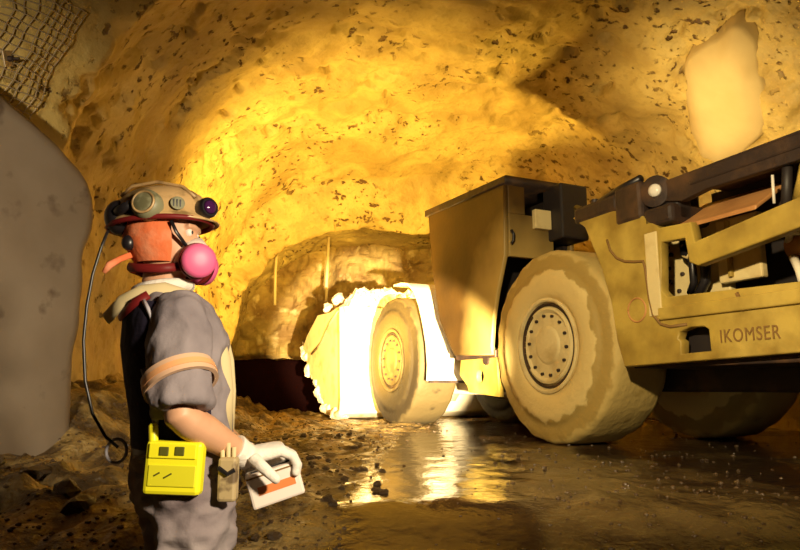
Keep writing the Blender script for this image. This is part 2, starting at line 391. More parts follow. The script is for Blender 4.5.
# grey shotcrete slab on the near left wall, its top and end edge free
def crete_slab():
    mb = MB(); A = np.array([-3.35, 2.0]); B = np.array([-2.22, 4.42]); nu, nz = 60, 50
    d = (B - A); ln = np.linalg.norm(d); d /= ln; nrm = np.array([d[1], -d[0]])
    top = lambda s: np.interp(s, [0, .55, .74, .88, .96, 1], [2.6, 2.4, 2.26, 2.1, 1.94, 1.7])
    V = []; 
    for side in (0, 1):
        for i in range(nu):
            s = i / (nu - 1)
            edge = 1 - .0 * s
            tz = top(s) + .04 * float(fbm(np.array(s * 9.), np.array(1.), np.array(2.), 1., 2))
            for j in range(nz):
                t = j / (nz - 1); z = -.9 + (tz + .9) * t
                endw = .06 * float(fbm(np.array(z * 3), np.array(4.), np.array(0.), 1., 2)) * s
                r = (1 - max(0, (t - .97) / .03) ** 2 * .5) * (1 - max(0, (s - .975) / .025) ** 2 * .4)
                off = (.13 * r + .03 * float(fbm(np.array(s * 3), np.array(z), np.array(0.), 1., 2))) if side == 0 else -.32
                p = A + d * (ln * s + endw) + nrm * off; V.append((p[0], p[1], z))
    F = []; I = lambda sd, i, j: sd * nu * nz + i * nz + j
    for sd in (0, 1):
        for i in range(nu - 1):
            for j in range(nz - 1): F.append((I(sd, i, j), I(sd, i + 1, j), I(sd, i + 1, j + 1), I(sd, i, j + 1)))
    for i in range(nu - 1):
        for j in (0, nz - 1): F.append((I(0, i, j), I(0, i + 1, j), I(1, i + 1, j), I(1, i, j)))
    for j in range(nz - 1):
        for i in (0, nu - 1): F.append((I(0, i, j), I(0, i, j + 1), I(1, i, j + 1), I(1, i, j)))
    o = mb.add(V, F).build('wall_near', 'grey_crete', smooth=True, sharp=60)
    return struct(o, 'smooth grey shotcrete layer on the wall left of the miner')
crete_slab()

# floor
def floor_h(X, Y):
    wet = sstep(-.55, .15, X - .12 * (Y - 3)) * sstep(11.5, 8.5, Y)
    wet = np.clip(wet * (.75 + .5 * sstep(-.25, .25, fbm(X, Y, X * 0, 1.4, 2))), 0, 1)
    wet = np.maximum(wet, sstep(.62, .3, np.abs(X - .06 * Y - .02)) * sstep(8.5, 6.5, Y))
    n1 = fbm(X, Y, X * 0 + 1, 1.2, 3); n2 = fbm(X, Y, X * 0 + 2, 4.5, 3); n3 = fbm(X, Y, X * 0 + 3, 12, 2)
    h = (1 - wet) * (.05 * n1 + .045 * n2 + .028 * n3) + wet * (.005 * n1 + .004 * n2 + .0035 * n3)
    Le = -2.62 + .25 * np.clip(Y - 3.2, 0, 1)
    h = h + (.10 + .36 * sstep(4.0, 4.7, Y)) * sstep(-1.35, Le, X) * sstep(1.2, 3.6, Y) * sstep(10, 6, Y) + .3 * sstep(-2.4, -3.2, X) * sstep(6, 8, Y)
    h = h + .12 * n2 * sstep(-1.3, -1.8, X)
    bank = sstep(2.34, 2.12, Y + .04 * n1)
    return (h - .15 * sstep(3.0, 2.25, Y)) * (1 - bank) - .72 * bank, wet
def make_floor():
    xs = np.arange(-5, 6.4, .045); ys = np.arange(-4, 15.4, .05)
    X, Y = np.meshgrid(xs, ys, indexing='ij'); Z, W = floor_h(X, Y); a, b = X.shape
    vs = np.stack([X, Y, Z], -1).reshape(-1, 3); I = np.arange(a * b).reshape(a, b)
    fs = np.stack([I[:-1, :-1], I[1:, :-1], I[1:, 1:], I[:-1, 1:]], -1).reshape(-1, 4)
    me = bpy.data.meshes.new('floor'); me.from_pydata(vs.tolist(), [], fs.tolist()); me.shade_smooth(); me.materials.append(MT['floor'])
    at = me.attributes.new('wet', 'FLOAT', 'POINT'); at.data.foreach_set('value', W.reshape(-1).astype(np.float32))
    return struct(link('floor', me), 'wet muddy drift floor')
make_floor()
def fz(x, y): return float(floor_h(np.array(x), np.array(y))[0])

# made-up near-black bank at the foot of the face, standing for shadow
def shade_bank():
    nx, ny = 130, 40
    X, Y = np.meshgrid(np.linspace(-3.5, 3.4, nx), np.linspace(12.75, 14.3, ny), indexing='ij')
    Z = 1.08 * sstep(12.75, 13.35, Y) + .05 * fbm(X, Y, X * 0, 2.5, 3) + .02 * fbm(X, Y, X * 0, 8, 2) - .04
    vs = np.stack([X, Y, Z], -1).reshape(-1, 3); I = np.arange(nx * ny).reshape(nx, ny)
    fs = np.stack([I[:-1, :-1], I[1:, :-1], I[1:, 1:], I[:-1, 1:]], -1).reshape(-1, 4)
    me = bpy.data.meshes.new('shade_bank'); me.from_pydata(vs.tolist(), [], fs.tolist()); me.shade_smooth(); me.materials.append(MT['shade_black'])
    return tag(link('shade_bank', me), 'made-up near-black bank of muck standing for shadow at the foot of the rock face', 'muck', kind='stuff')
shade_bank()

# ------------------------------------------------------------------ the loader
# local frame: +x forward to the bucket, +y to the side the camera sees, z up; origin under the outer face of the rear tyre
LO = thing('mine_loader', 'low articulated underground loader caked in yellow mud with a loaded bucket', 'loader', (1.32, 5.7, .0), math.atan2(.91, -.415))
R0 = .85; WT = .56; FW = 3.4; LW = -2.25        # tyre radius, tyre width, wheelbase, outer face of the far tyres

def tyre_mesh(mat):
    half = [(.40, 0.0), (.46, .030), (.52, .036), (.60, .034), (.67, .022), (.675, .012), (.72, .010), (.775, .004), (.815, -.006), (.838, -.024), (.848, -.06), (.85, -.20)]
    prof = half + [(r, -WT - d) for r, d in reversed(half)]
    mb = MB(); n = 96; mb.lathe(prof, (0, 0, 0), (0, 1, 0), n, close=True)
    me = mb.mesh('tyre', mat, True)
    for q in me.vertices:                       # worn shoulder lugs and lumps of mud
        x, y, z = q.co; r = math.hypot(x, z); a = math.atan2(z, x)
        if r > .69:
            e = (y + WT / 2) / (WT / 2); lug = 1 if math.sin(a * 22 + (0 if e > 0 else 2)) > .0 else 0
            k = max(0, min(1, (abs(e) - .55) / .3)); d = -.007 * lug * k * (1 if r > .73 else .4)
            d += .008 * mnoise.noise(Vector((x, y, z)) * 5)
            q.co = (x * (1 + d / r), y + (.3 * d if e > 0 else 0), z * (1 + d / r))
    return me
def add_wheel(u, outer, sgn, mat, detail=True):
    w_ = link('wheel', tyre_mesh(mat), LO); w_.location = (u + .04, outer, R0)
    if sgn < 0: w_.rotation_euler = (0, 0, PI)
    rim = MB().lathe([(.415, -.02), (.42, .028), (.40, .034), (.385, .028), (.375, -.004), (.345, -.012), (.335, .016), (.315, .022), (.30, .012), (.285, .0), (.17, .004), (.155, .016), (.14, .020), (.02, .022)], (0, 0, 0), (0, 1, 0), 64)
    rim.build('rim', 'cream' if mat == 'tyre' else 'rim_dark', w_, True, sharp=35)
    MB().lathe([(.372, .0), (.372, .01), (.348, .01), (.348, .0)], (0, 0, 0), (0, 1, 0), 64, close=True).build('lock_ring', 'soot', w_, True)
    if detail:
        nut = MB().lathe([(.014, 0), (.014, .022), (.008, .026)], (0, 0, 0), (0, 1, 0), 6).mesh('wheel_nut', 'soot')
        for k in range(14):
            a = 2 * PI * k / 14 + .1; o = link('wheel_nut', nut, w_); o.location = (.262 * math.cos(a), .002, .262 * math.sin(a))
        slot = MB()
        for k in range(10):
            a = -.75 + 1.5 * k / 9
            slot.box((.318 * math.cos(a + .15), .018, .318 * math.sin(a + .15)), (.018, .012, .05), Matrix.Rotation(-(a + .15), 3, 'Y').to_quaternion())
        slot.build('mud_gap', 'soot', w_)
    return w_
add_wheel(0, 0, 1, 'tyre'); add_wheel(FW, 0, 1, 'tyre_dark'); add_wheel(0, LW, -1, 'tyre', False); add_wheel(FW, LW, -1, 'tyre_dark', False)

def arc(cx, cz, r, a0, a1, n): return [(cx + r * math.cos(math.radians(a0 + (a1 - a0) * i / n)), cz + r * math.sin(math.radians(a0 + (a1 - a0) * i / n))) for i in range(n + 1)]

# rear side frame: arch over the tyre, pillar, sill with a hole, engine bay opening with a sloping rail over it
def rr(x0, x1, z0, z1, r=.03):
    return arc(x1 - r, z1 - r, r, 0, 90, 4) + arc(x0 + r, z1 - r, r, 90, 180, 4) + arc(x0 + r, z0 + r, r, 180, 270, 4) + arc(x1 - r, z0 + r, r, 270, 360, 4)
outer = [(-.50, 1.86), (-.63, 1.76), (-.78, 1.44), (-.88, 1.13), (-.92, .83), (-.98, .64), (-2.3, .68), (-3.55, .72), (-3.6, .80), (-3.6, 1.72), (-2.39, 1.53), (-1.63, 1.42), (-1.60, 1.55), (-1.38, 1.58), (-1.22, 1.72), (-.95, 1.80), (-.70, 1.90)]
bay = [(-1.36, 1.50), (-1.34, 1.14), (-1.40, 1.08), (-3.2, 1.02), (-3.25, 1.44), (-2.38, 1.37), (-1.66, 1.28), (-1.60, 1.36), (-1.58, 1.50)]
outer = [(-.50, 1.86), (-.63, 1.76), (-.78, 1.44), (-.88, 1.13), (-.92, .83), (-.98, .64), (-2.3, .68), (-3.55, .72), (-3.6, .80), (-3.6, 1.70), (-2.39, 1.52), (-1.66, 1.41), (-1.64, 1.55), (-1.38, 1.57), (-1.22, 1.70), (-.95, 1.80), (-.70, 1.90)]
bay = [(-1.38, 1.49), (-1.35, 1.14), (-1.41, 1.08), (-3.2, 1.02), (-3.25, 1.46), (-2.38, 1.37), (-1.68, 1.27), (-1.62, 1.30), (-1.60, 1.47)]
hole = [(-1.48, .69), (-1.49, .78), (-1.46, .80), (-1.49, .86), (-1.58, .88), (-1.69, .875), (-1.73, .85), (-1.735, .70)]
fr = plate('rear_frame', [outer, bay, hole], .06, .08, 'yellow', LO, .01)
MB().b6(-1.78, -1.44, -.10, -.04, .66, .92).build('recess_plate', 'black', fr)
mbar = MB().tube([(-.87, .102, 1.60), (-.90, .102, 1.51), (-.96, .102, 1.44), (-1.04, .102, 1.40), (-1.14, .102, 1.38), (-1.22, .102, 1.37), (-1.235, .102, 1.32), (-1.255, .102, 1.10), (-1.28, .102, .98), (-1.34, .102, .91), (-1.42, .102, .885), (-1.56, .102, .89)], .011, 6)
mbar.build('weld_seam', 'mark', fr, True)
MB().tube([(-1.13 + .085 * math.cos(t * PI / 12), .101, 1.03 + .085 * math.sin(t * PI / 12)) for t in range(25)], .007, 6).build('round_weld', 'orange', fr, True)
MB().b6(-1.36, -1.25, .095, .11, .97, 1.56).build('edge_strip', 'cream', fr, bevel=.005)
MB().b6(-3.5, -1.34, .095, .125, .935, 1.02).build('sill_ledge', 'yellow', fr, bevel=.01)
for u in (-1.97, -2.9): MB().box((u, .108, .99), (.02, .012, .12), Matrix.Rotation(.35, 3, 'Y').to_quaternion()).build('scratch_mark', 'mark', fr)
# lettering on the sill
fc = bpy.data.curves.new('lettering', 'FONT'); fc.body = 'IKOMSER'; fc.size = .115; fc.extrude = .002; fc.space_character = 1.12
tob = bpy.data.objects.new('tmp', fc); COL.objects.link(tob)
me = bpy.data.meshes.new_from_object(tob.evaluated_get(bpy.context.evaluated_depsgraph_get())); bpy.data.objects.remove(tob); me.materials.append(MT['mark'])
lt = link('sill_lettering', me, fr); lt.matrix_local = Matrix.Translation((-1.80, .104, .755)) @ Matrix.Rotation(PI, 4, 'Z') @ Matrix.Rotation(PI / 2, 4, 'X')
wx = max(q.co.x for q in me.vertices); lt.scale = (.40 / wx, 1, 1); lt['label'] = 'brown stencilled lettering on the sill'

# wheel well, chassis and the far side
MB().b6(-3.6, 1.0, -1.62, -.62, .45, 1.45).b6(-.95, .9, -1.6, -.62, 1.4, 1.75).build('rear_chassis', 'soot', LO, bevel=.02)
MB().b6(-3.6, -.98, -.62, .02, .62, .70).build('belly_plate', 'soot', LO, bevel=.01)
plate('far_frame', [[(-u_, z_) for u_, z_ in []] or outer], LW - .06, .08, 'yellow', LO)
MB().b6(-1.02, -.96, -.62, .02, .64, 1.75).build('inner_fender', 'soot', LO)
# engine bay: pale bulkhead with bolts, panel, hoses, red-brown pump
ip = MB().b6(-1.62, -1.02, -.32, -.26, .98, 1.66).build('bay_bulkhead', 'cream', LO, bevel=.01)
bolt = MB().lathe([(.016, 0), (.016, .018), (.009, .022)], (0, 0, 0), (0, 1, 0), 6).mesh('bolt', 'soot')
for (u, z) in ((-1.12, 1.52), (-1.15, 1.46), (-1.12, 1.36), (-1.13, 1.26), (-1.2, 1.18), (-1.24, 1.30), (-1.17, 1.10)):
    o = link('bolt', bolt, ip); o.location = (u, -.26, z)
hs = MB().tube([(-1.30, -.22, 1.52), (-1.36, -.16, 1.42), (-1.42, -.15, 1.36), (-1.50, -.15, 1.40), (-1.53, -.15, 1.32), (-1.51, -.16, 1.20), (-1.45, -.17, 1.13), (-1.38, -.20, 1.10)], .034, 10)
hs.build('hose', 'rubber', LO, True)
MB().tube([(-1.33, -.17, 1.49), (-1.36, -.14, 1.40), (-1.41, -.12, 1.38), (-1.45, -.14, 1.44)], .012, 8).build('hose_clip', 'cream', LO, True)
MB().tube([(-1.38, -.18, 1.5), (-1.43, -.14, 1.42), (-1.43, -.14, 1.2), (-1.36, -.18, 1.14)], .026, 10).build('hose', 'rubber', LO, True)
MB().b6(-1.44, -1.30, -.26, -.20, 1.42, 1.54).build('valve_block', 'rubber', LO, bevel=.01)
MB().b6(-1.92, -1.60, -.24, -.18, 1.17, 1.60).build('bay_panel', 'cream', LO, bevel=.012)
MB().b6(-1.72, -1.695, -.19, -.15, 1.2, 1.58).build('panel_rib', 'yellow', LO, bevel=.006)
MB().b6(-3.3, -1.6, -.62, -.56, 1.0, 1.6).build('bay_back', 'black', LO)
pm = MB().lathe([(.10, 0), (.10, .16), (.075, .18), (.075, .30), (.03, .31)], (-2.02, -.40, 1.36), (-1, .3, 0), 20).build('pump', 'orange', LO, True, sharp=40)
MB().tube([(-2.0, -.34, 1.38), (-2.1, -.22, 1.42), (-2.2, -.2, 1.40), (-2.3, -.25, 1.3)], .022, 8).build('pump_pipe', 'white', pm, True)
MB().tube([(-2.05, -.3, 1.28), (-2.12, -.24, 1.18), (-2.14, -.24, 1.06)], .026, 8).build('pump_pipe', 'white', pm, True)
MB().b6(-3.0, -2.45, -.5, -.25, 1.05, 1.4).build('filter_box', 'cream', LO, bevel=.03)
# hood: dark overhanging plate on struts, orange cover under it
MB().b6(-3.6, -1.62, -2.2, .06, 1.82, 1.915).build('hood', 'soot', LO, bevel=.015)
plate('hood_edge', [[(-1.22, 1.91), (-3.6, 1.93), (-3.6, 1.78), (-2.38, 1.76), (-1.75, 1.77), (-1.55, 1.74), (-1.3, 1.80)]], .02, .06, 'soot', LO)
MB().b6(-3.5, -2.3, -1.9, -.2, 1.915, 2.0).build('hood_panel', 'black', LO, bevel=.02)
def tilt_box(name, u0, u1, v0, v1, z0, z1, th, mat):
    vs = [(u0, v0, z0), (u1, v0, z0), (u1, v1, z1), (u0, v1, z1)]
    o = MB().add(vs + [(a, b, c - th) for a, b, c in vs], [(0, 1, 2, 3), (7, 6, 5, 4), (0, 4, 5, 1), (1, 5, 6, 2), (2, 6, 7, 3), (3, 7, 4, 0)]).build(name, mat, LO, bevel=.008); return o
tilt_box('side_cover', -1.42, -2.08, .04, -.32, 1.57, 1.79, .03, 'orange')
MB().b6(-2.2, -1.5, -.36, -.30, 1.5, 1.84).build('cover_bracket', 'soot', LO)
for u in (-2.24, -2.6, -3.1): MB().tube([(u, .0, 1.5), (u - .03, -.02, 1.84)], .03, 10).build('hood_strut', 'black', LO, True)
MB().tube([(-2.30, -.05, 1.55), (-2.36, -.02, 1.64), (-2.38, -.04, 1.75)], .05, 12).build('exhaust_pipe', 'yellow', LO, True)
MB().tube([(-2.19, .03, 1.55), (-2.20, .035, 1.72)], .009, 6).build('grab_wire', 'lens', LO, True)
# clutter along the top of the frame and the rear lamp
top = MB().b6(-1.0, -.50, -.5, .11, 1.80, 1.94).b6(-1.24, -.97, -.5, .11, 1.68, 1.97).b6(-1.5, -1.24, -.4, .10, 1.60, 1.74)
top.build('valve_cover', 'soot', LO, bevel=.03)
MB().tube([(-.30, -.1, 2.02), (-.5, -.04, 1.93), (-.72, -.02, 1.97), (-.95, .0, 2.0), (-1.15, 0, 2.02)], .03, 10).build('top_hose', 'rubber', LO, True)
for u in (-.62, -.8, -1.0): MB().lathe([(.055, 0), (.055, .05), (.03, .06), (.03, .1)], (u, -.02, 1.9), (0, 0, 1), 14).build('filler_cap', 'soot', LO, True, sharp=40)
lm = MB().lathe([(.05, -.16), (.10, -.10), (.115, 0), (.115, .03), (.095, .035)], (-1.33, .04, 1.86), (-.25, 1, 0), 24).build('rear_lamp', 'soot', LO, True, sharp=40)
MB().lathe([(.05, .03), (.045, .055), (.02, .066)], (-1.34, .04, 1.86), (-.25, 1, 0), 24).build('lamp_lens', 'lens', lm, True)
MB().b6(-1.5, -1.2, -.1, .03, 1.62, 1.78).build('lamp_bracket', 'black', LO, bevel=.02)

# cab: slanted front, arch cut round the rear tyre, roof plate, open rear window
cabp = [(2.28, 2.56), (.64, 2.49), (.66, 1.78), (.80, 1.46), (.90, 1.16), (.945, .90), (.93, .82), (1.68, .84), (2.02, 1.26), (2.18, 1.88)]
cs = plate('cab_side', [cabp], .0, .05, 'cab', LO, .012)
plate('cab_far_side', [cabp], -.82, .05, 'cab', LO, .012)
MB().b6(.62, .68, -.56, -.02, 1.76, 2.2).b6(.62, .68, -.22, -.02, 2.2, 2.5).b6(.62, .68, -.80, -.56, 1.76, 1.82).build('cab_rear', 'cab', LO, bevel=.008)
MB().b6(.70, 2.2, -.80, -.74, .9, 2.5).b6(2.0, 2.06, -.8, -.03, 1.3, 2.5).b6(1.2, 1.24, -.8, -.03, .9, 2.3).build('cab_interior', 'black', LO)
tilt = plate('cab_roof', [[(2.33, 2.575), (2.33, 2.635), (.57, 2.555), (.57, 2.495)]], -.40, .90, 'soot', LO, .01)
MB().b6(.40, .70, -.84, -.50, 1.95, 2.52).build('cab_air_box', 'black', LO, bevel=.02)
MB().b6(.56, .62, -.50, -.30, 2.06, 2.26).build('rear_latch_plate', 'cream', LO, bevel=.01)
MB().tube([(.60, -.03, 2.02), (.585, -.05, 1.98), (.59, -.05, 1.92), (.60, -.03, 1.88)], .014, 8).build('hook', 'rubber', LO, True)
MB().b6(.9, 1.7, -.85, -.0, .78, .86).build('cab_floor', 'soot', LO, bevel=.01)
# hitch
hp = plate('hitch_plate', [[(.93, .84), (1.62, .84), (1.66, .62), (1.5, .50), (1.48, .44), (.90, .40)], arc(1.24, .60, .075, 0, 345, 18)], -.06, .06, 'yellow', LO)
MB().b6(1.0, 1.5, -.2, -.12, .44, .8).build('hitch_back', 'black', hp)
MB().lathe([(.05, 0), (.05, .03)], (1.09, -.035, .76), (0, 1, 0), 8).build('hitch_bolt', 'soot', hp)
MB().b6(.9, 2.1, -1.5, -.7, .35, .95).build('articulation_joint', 'soot', LO, bevel=.05)
# front frame, mudguard, boom
MB().b6(2.0, 4.1, -1.65, -.62, .40, 1.35).build('front_frame', 'white', LO, bevel=.03)
def mudguard(v0, v1, name):
    pr = [(2.36, .56), (2.34, .75), (2.37, 1.0), (2.45, 1.25), (2.56, 1.50), (2.70, 1.70), (2.90, 1.82), (3.1, 1.86), (3.35, 1.87)]
    vs = []; fs = []; th = .03
    for v in (v0, v1):
        for (a, b) in pr: vs.append((a, v, b))
        for i, (a, b) in enumerate(pr):
            p0, p1 = pr[max(0, i - 1)], pr[min(len(pr) - 1, i + 1)]; tx, tz = p1[0] - p0[0], p1[1] - p0[1]; l = math.hypot(tx, tz)
            vs.append((a + tz / l * th, v, b - tx / l * th))
    m = len(pr); I = lambda s_, layer, i: s_ * 2 * m + layer * m + i
    for i in range(m - 1):
        for s_ in (0, 1): fs.append((I(s_, 0, i), I(s_, 0, i + 1), I(s_, 1, i + 1), I(s_, 1, i)))
        for ly in (0, 1): fs.append((I(0, ly, i), I(0, ly, i + 1), I(1, ly, i + 1), I(1, ly, i)))
    for i in (0, m - 1): fs.append((I(0, 0, i), I(0, 1, i), I(1, 1, i), I(1, 0, i)))
    return MB().add(vs, fs).build(name, 'white', LO, True, bevel=.006, sharp=40)
mg = mudguard(.02, -.66, 'mudguard')
MB().b6(2.2, 2.36, -.66, -.50, .52, .72).build('mudguard_foot', 'white', mg, bevel=.01)
MB().b6(2.33, 2.36, -.64, .0, .54, .57).build('mudguard_lip', 'soot', mg)
mudguard(-1.6, LW, 'mudguard')
for v in (-.85, -1.4):
    plate('boom_arm', [[(2.3, 1.5), (2.6, 1.85), (3.6, 1.5), (4.6, .55), (4.6, .3), (4.3, .3), (3.4, 1.1)]], v, .12, 'white', LO, .02)
MB().lathe([(.09, 0), (.09, 1.2), (.05, 1.2), (.05, 1.9)], (2.6, -1.12, 1.4), (1, 0, -.28), 20).build('tilt_cylinder', 'steel', LO, True, sharp=40)
# bucket
BP = [(4.58, 1.70), (4.50, 1.2), (4.46, .6), (4.42, .30), (4.46, .12), (4.62, .045), (5.05, .06), (5.55, .30), (6.22, .72), (6.72, 1.15)]
BV0, BV1 = .30, -2.55
bt = thing('bucket', '', '')
for k in ('label', 'category'): del bt[k]
bpy.data.objects.remove(bt)
def bucket():
    th = .05; m = len(BP); vs = []; fs = []
    for v in (BV0, BV1):
        for (a, b) in BP: vs.append((a, v, b))
        for i, (a, b) in enumerate(BP):
            p0, p1 = BP[max(0, i - 1)], BP[min(m - 1, i + 1)]; tx, tz = p1[0] - p0[0], p1[1] - p0[1]; l = math.hypot(tx, tz)
            vs.append((a - tz / l * th, v, b + tx / l * th))
    I = lambda s_, layer, i: s_ * 2 * m + layer * m + i
    for i in range(m - 1):
        for s_ in (0, 1): fs.append((I(s_, 0, i), I(s_, 0, i + 1), I(s_, 1, i + 1), I(s_, 1, i)))
        for ly in (0, 1): fs.append((I(0, ly, i), I(0, ly, i + 1), I(1, ly, i + 1), I(1, ly, i)))
    for i in (0, m - 1): fs.append((I(0, 0, i), I(0, 1, i), I(1, 1, i), I(1, 0, i)))
    o = MB().add(vs, fs).build('bucket', 'white', LO, True, bevel=.012, sharp=50)
    side = [(a + (.03 if i < 5 else 0), b + .02) for i, (a, b) in enumerate(BP)] + [(6.45, 1.38), (5.85, 1.68), (5.2, 1.66)]
    for v in (BV0 - .02, BV1 + .02): plate('bucket_side', [side], v, .05, 'cream', o, .01)
    ins = [(a + .28 * (5.2 - a) / 1., b) for a, b in []]
    MB().tube([(4.60, BV0 + .02, 1.68), (4.53, BV0 + .02, 1.2), (4.49, BV0 + .02, .6), (4.46, BV0 + .02, .3), (4.5, BV0 + .02, .15), (4.66, BV0 + .02, .09), (5.06, BV0 + .02, .11)], .05, 10).build('wear_rim', 'white', o, True)
    MB().tube([(4.75, BV0 + .01, 1.66), (5.15, BV0 + .015, 1.5), (5.6, BV0 + .015, 1.2), (6.1, BV0 + .015, 1.05)], .02, 8).build('side_rib', 'steel', o, True)
    # clods of mud and teeth along the lip and underside edge
    cl = [rock_mesh(40 + k, 2, .3, .9, 'ore') for k in range(3)]
    for k in range(20):
        t = k / 19; i = t * 4 + 5; i0 = min(int(i), 8); f = i - i0
        a = BP[i0][0] * (1 - f) + BP[i0 + 1][0] * f; b = BP[i0][1] * (1 - f) + BP[i0 + 1][1] * f
        c = link('mud_clod', cl[k % 3], o); c.location = (a + rnd.uniform(-.05, .05), BV0 - rnd.uniform(0, .10), b + rnd.uniform(-.03, .05)); s_ = rnd.uniform(.05, .10)
        c.scale = (s_ * 1.2, s_, s_); c.rotation_euler = (rnd.random() * 6, rnd.random() * 6, rnd.random() * 6)
    for k in range(7):
        v = BV0 - .05 - k * (BV0 - BV1 - .1) / 6
        MB().add([(6.66, v - .06, 1.10), (6.66, v + .06, 1.10), (6.95, v, 1.32), (6.62, v - .06, 1.2), (6.62, v + .06, 1.2)], [(0, 1, 2), (3, 2, 4), (0, 2, 3), (1, 4, 2), (0, 3, 4, 1)]).build('tooth', 'steel', o)
    return o
bucket()
def to_world(u, v, z): return LO.matrix_basis @ Vector((u, v, z))
# ore heaped in the bucket
def ore_heap():
    nu, nv = 70, 90; vs = []; fs = []
    for i in range(nu):
        for j in range(nv):
            u = 4.58 + 1.95 * i / (nu - 1); v = BV0 - .06 - (BV0 - BV1 - .12) * j / (nv - 1)
            e = min(1, (j + .0) / 10, (nv - 1 - j) / 10, i / 6, (nu - 1 - i) / 14); e = e * (2 - e)
            base = 1.56 if u < 5.9 else 1.56 - (u - 5.9) * .55
            z = base + .30 * e + .14 * e * max(0, min(1, (5.6 - u) / .7)) + .10 * mnoise.noise(Vector((u * 3, v * 3, 0))) + .09 * mnoise.noise(Vector((u * 8, v * 8, 3))) * (.4 + e) + .05 * mnoise.noise(Vector((u * 18, v * 18, 3)))
            vs.append(to_world(u, v, z))
    for i in range(nu - 1):
        for j in range(nv - 1): fs.append((i * nv + j, (i + 1) * nv + j, (i + 1) * nv + j + 1, i * nv + j + 1))
    o = MB().add(vs, fs).build('ore_heap', 'ore')
    return tag(o, 'pale broken ore heaped in the loader bucket', 'ore', kind='stuff')
ore_heap()
ol = [rock_mesh(60 + k, 2, .3, .85, 'ore') for k in range(4)]
for k in range(26):
    u, v = rnd.uniform(4.62, 5.7), BV0 - .08 - (1.3 if k % 2 else .5) * rnd.random()
    o = link('ore_lump', ol[k % 4]); s_ = rnd.uniform(.05, .11); o.scale = (s_, s_ * .9, s_ * .9)
    o.location = to_world(u, v, 1.86 + .06 * rnd.random() - .25 * max(0, u - 5.1)); o.rotation_euler = (rnd.random() * 6, rnd.random() * 6, rnd.random() * 6)
    tag(o, 'pale lump of ore on the heap in the bucket', 'rock', 'ore lumps on the bucket load')

# ------------------------------------------------------------------ the miner
def cloth(name, col, **k): MT[name] = M(name, col, k.pop('rough', .85), spec=.2, **k)
MT['skin'] = M('skin', (.62, .34, .20), .5, spots=(.52, .25, .14), spot_scale=9, spot_amt=.45, soft=.3)
cloth('shirt', (.27, .232, .245), bump=.35, bump_scale=14, spots=(.16, .135, .15), spot_scale=7, spot_amt=.45, soft=.35)
cloth('trousers', (.34, .29, .29), bump=.4, bump_scale=12, spots=(.17, .13, .14), spot_scale=6, spot_amt=.48, soft=.3)
cloth('vest', (.018, .014, .03), bump=.3)
cloth('cream_strap', (.66, .54, .30), rough=.7)
cloth('piping', (.55, .52, .58), rough=.5)
cloth('band', (.62, .40, .26), rough=.4)
cloth('band_red', (.72, .36, .16), rough=.5)
cloth('hood_red', (.72, .17, .06), bump=.3, spots=(.74, .30, .16), spot_scale=14, spot_amt=.42, soft=.2)
cloth('dark_red', (.16, .012, .012), rough=.5)
cloth('glove', (.80, .74, .66), bump=.3, bump_scale=30)
cloth('boot', (.03, .025, .02), rough=.5)
MT['helmet'] = M('scuffed_helmet', (.50, .32, .14), .4, spots=(.24, .15, .06), spot_scale=16, spot_amt=.46, bump=.1)
MT['muff'] = M('grey_green_plastic', (.22, .21, .12), .5, spots=(.13, .12, .06), spot_scale=25, spot_amt=.48)
MT['plastic'] = M('black_plastic', (.012, .01, .012), .35)
MT['glass'] = M('dark_lens', (.05, .01, .06), .08)
MT['pink'] = M('pink_cartridge', (.72, .12, .28), .45)
MT['mask'] = M('pale_silicone', (.78, .66, .58), .45)
MT['hivis'] = M('yellow_case', (.92, .86, .02), .4)
MT['hivis_dark'] = M('olive_print', (.10, .10, .01), .5)
MT['hivis_print'] = M('yellow_print', (.74, .70, .02), .5)
MT['remote'] = M('white_case', (.82, .72, .64), .45)
MT['remote_label'] = M('orange_label', (.72, .22, .06), .5)
MT['pouch'] = M('tan_leather', (.45, .34, .17), .6, spots=(.15, .1, .05), spot_scale=22, spot_amt=.48)

PX, PY, PZ = -.70, 1.90, -.72
PE = thing('person', 'miner in grey short-sleeved shirt, hard hat and pink respirator holding a white box', 'person', (PX, PY, PZ))
fw = Vector((.906, .423, 0)); rt = Vector((.423, -.906, 0)); UP = Vector((0, 0, 1))
def limb(mb, pts, rad, n=18, flat=1.): mb.tube(pts, rad, n, flat=flat)
TOR = [(.90, .10, .155, .115), (.96, .10, .165, .122), (1.04, .092, .152, .115), (1.12, .08, .150, .112), (1.22, .066, .165, .120), (1.32, .052, .18, .124), (1.385, .04, .178, .112), (1.43, .028, .150, .098), (1.465, .015, .10, .080), (1.49, .004, .064, .064)]
def torso(mb, grow=0., z0=0, z1=9, n=36):
    mb.loft([((cx, 0, z), rt * (a + grow), fw * (b + grow)) for z, cx, a, b in TOR if z0 <= z <= z1], n, 2.3)
SHR, ELR, WRR = Vector((.105, -.155, 1.395)), Vector((.15, -.235, 1.13)), Vector((.283, -.085, 1.018))
SHL, ELL, WRL = Vector((-.035, .165, 1.395)), Vector((.03, .235, 1.13)), Vector((.265, .085, .985))
def arm(mb, S, E_, W, g=0.):
    mid = (S + E_) / 2
    limb(mb, [S, S.lerp(E_, .15), mid, S.lerp(E_, .85), E_, E_.lerp(W, .12), E_.lerp(W, .35), E_.lerp(W, .75), W], [.050 + g, .052 + g, .048 + g, .042 + g, .041 + g, .043 + g, .043 + g, .034 + g, .029 + g])
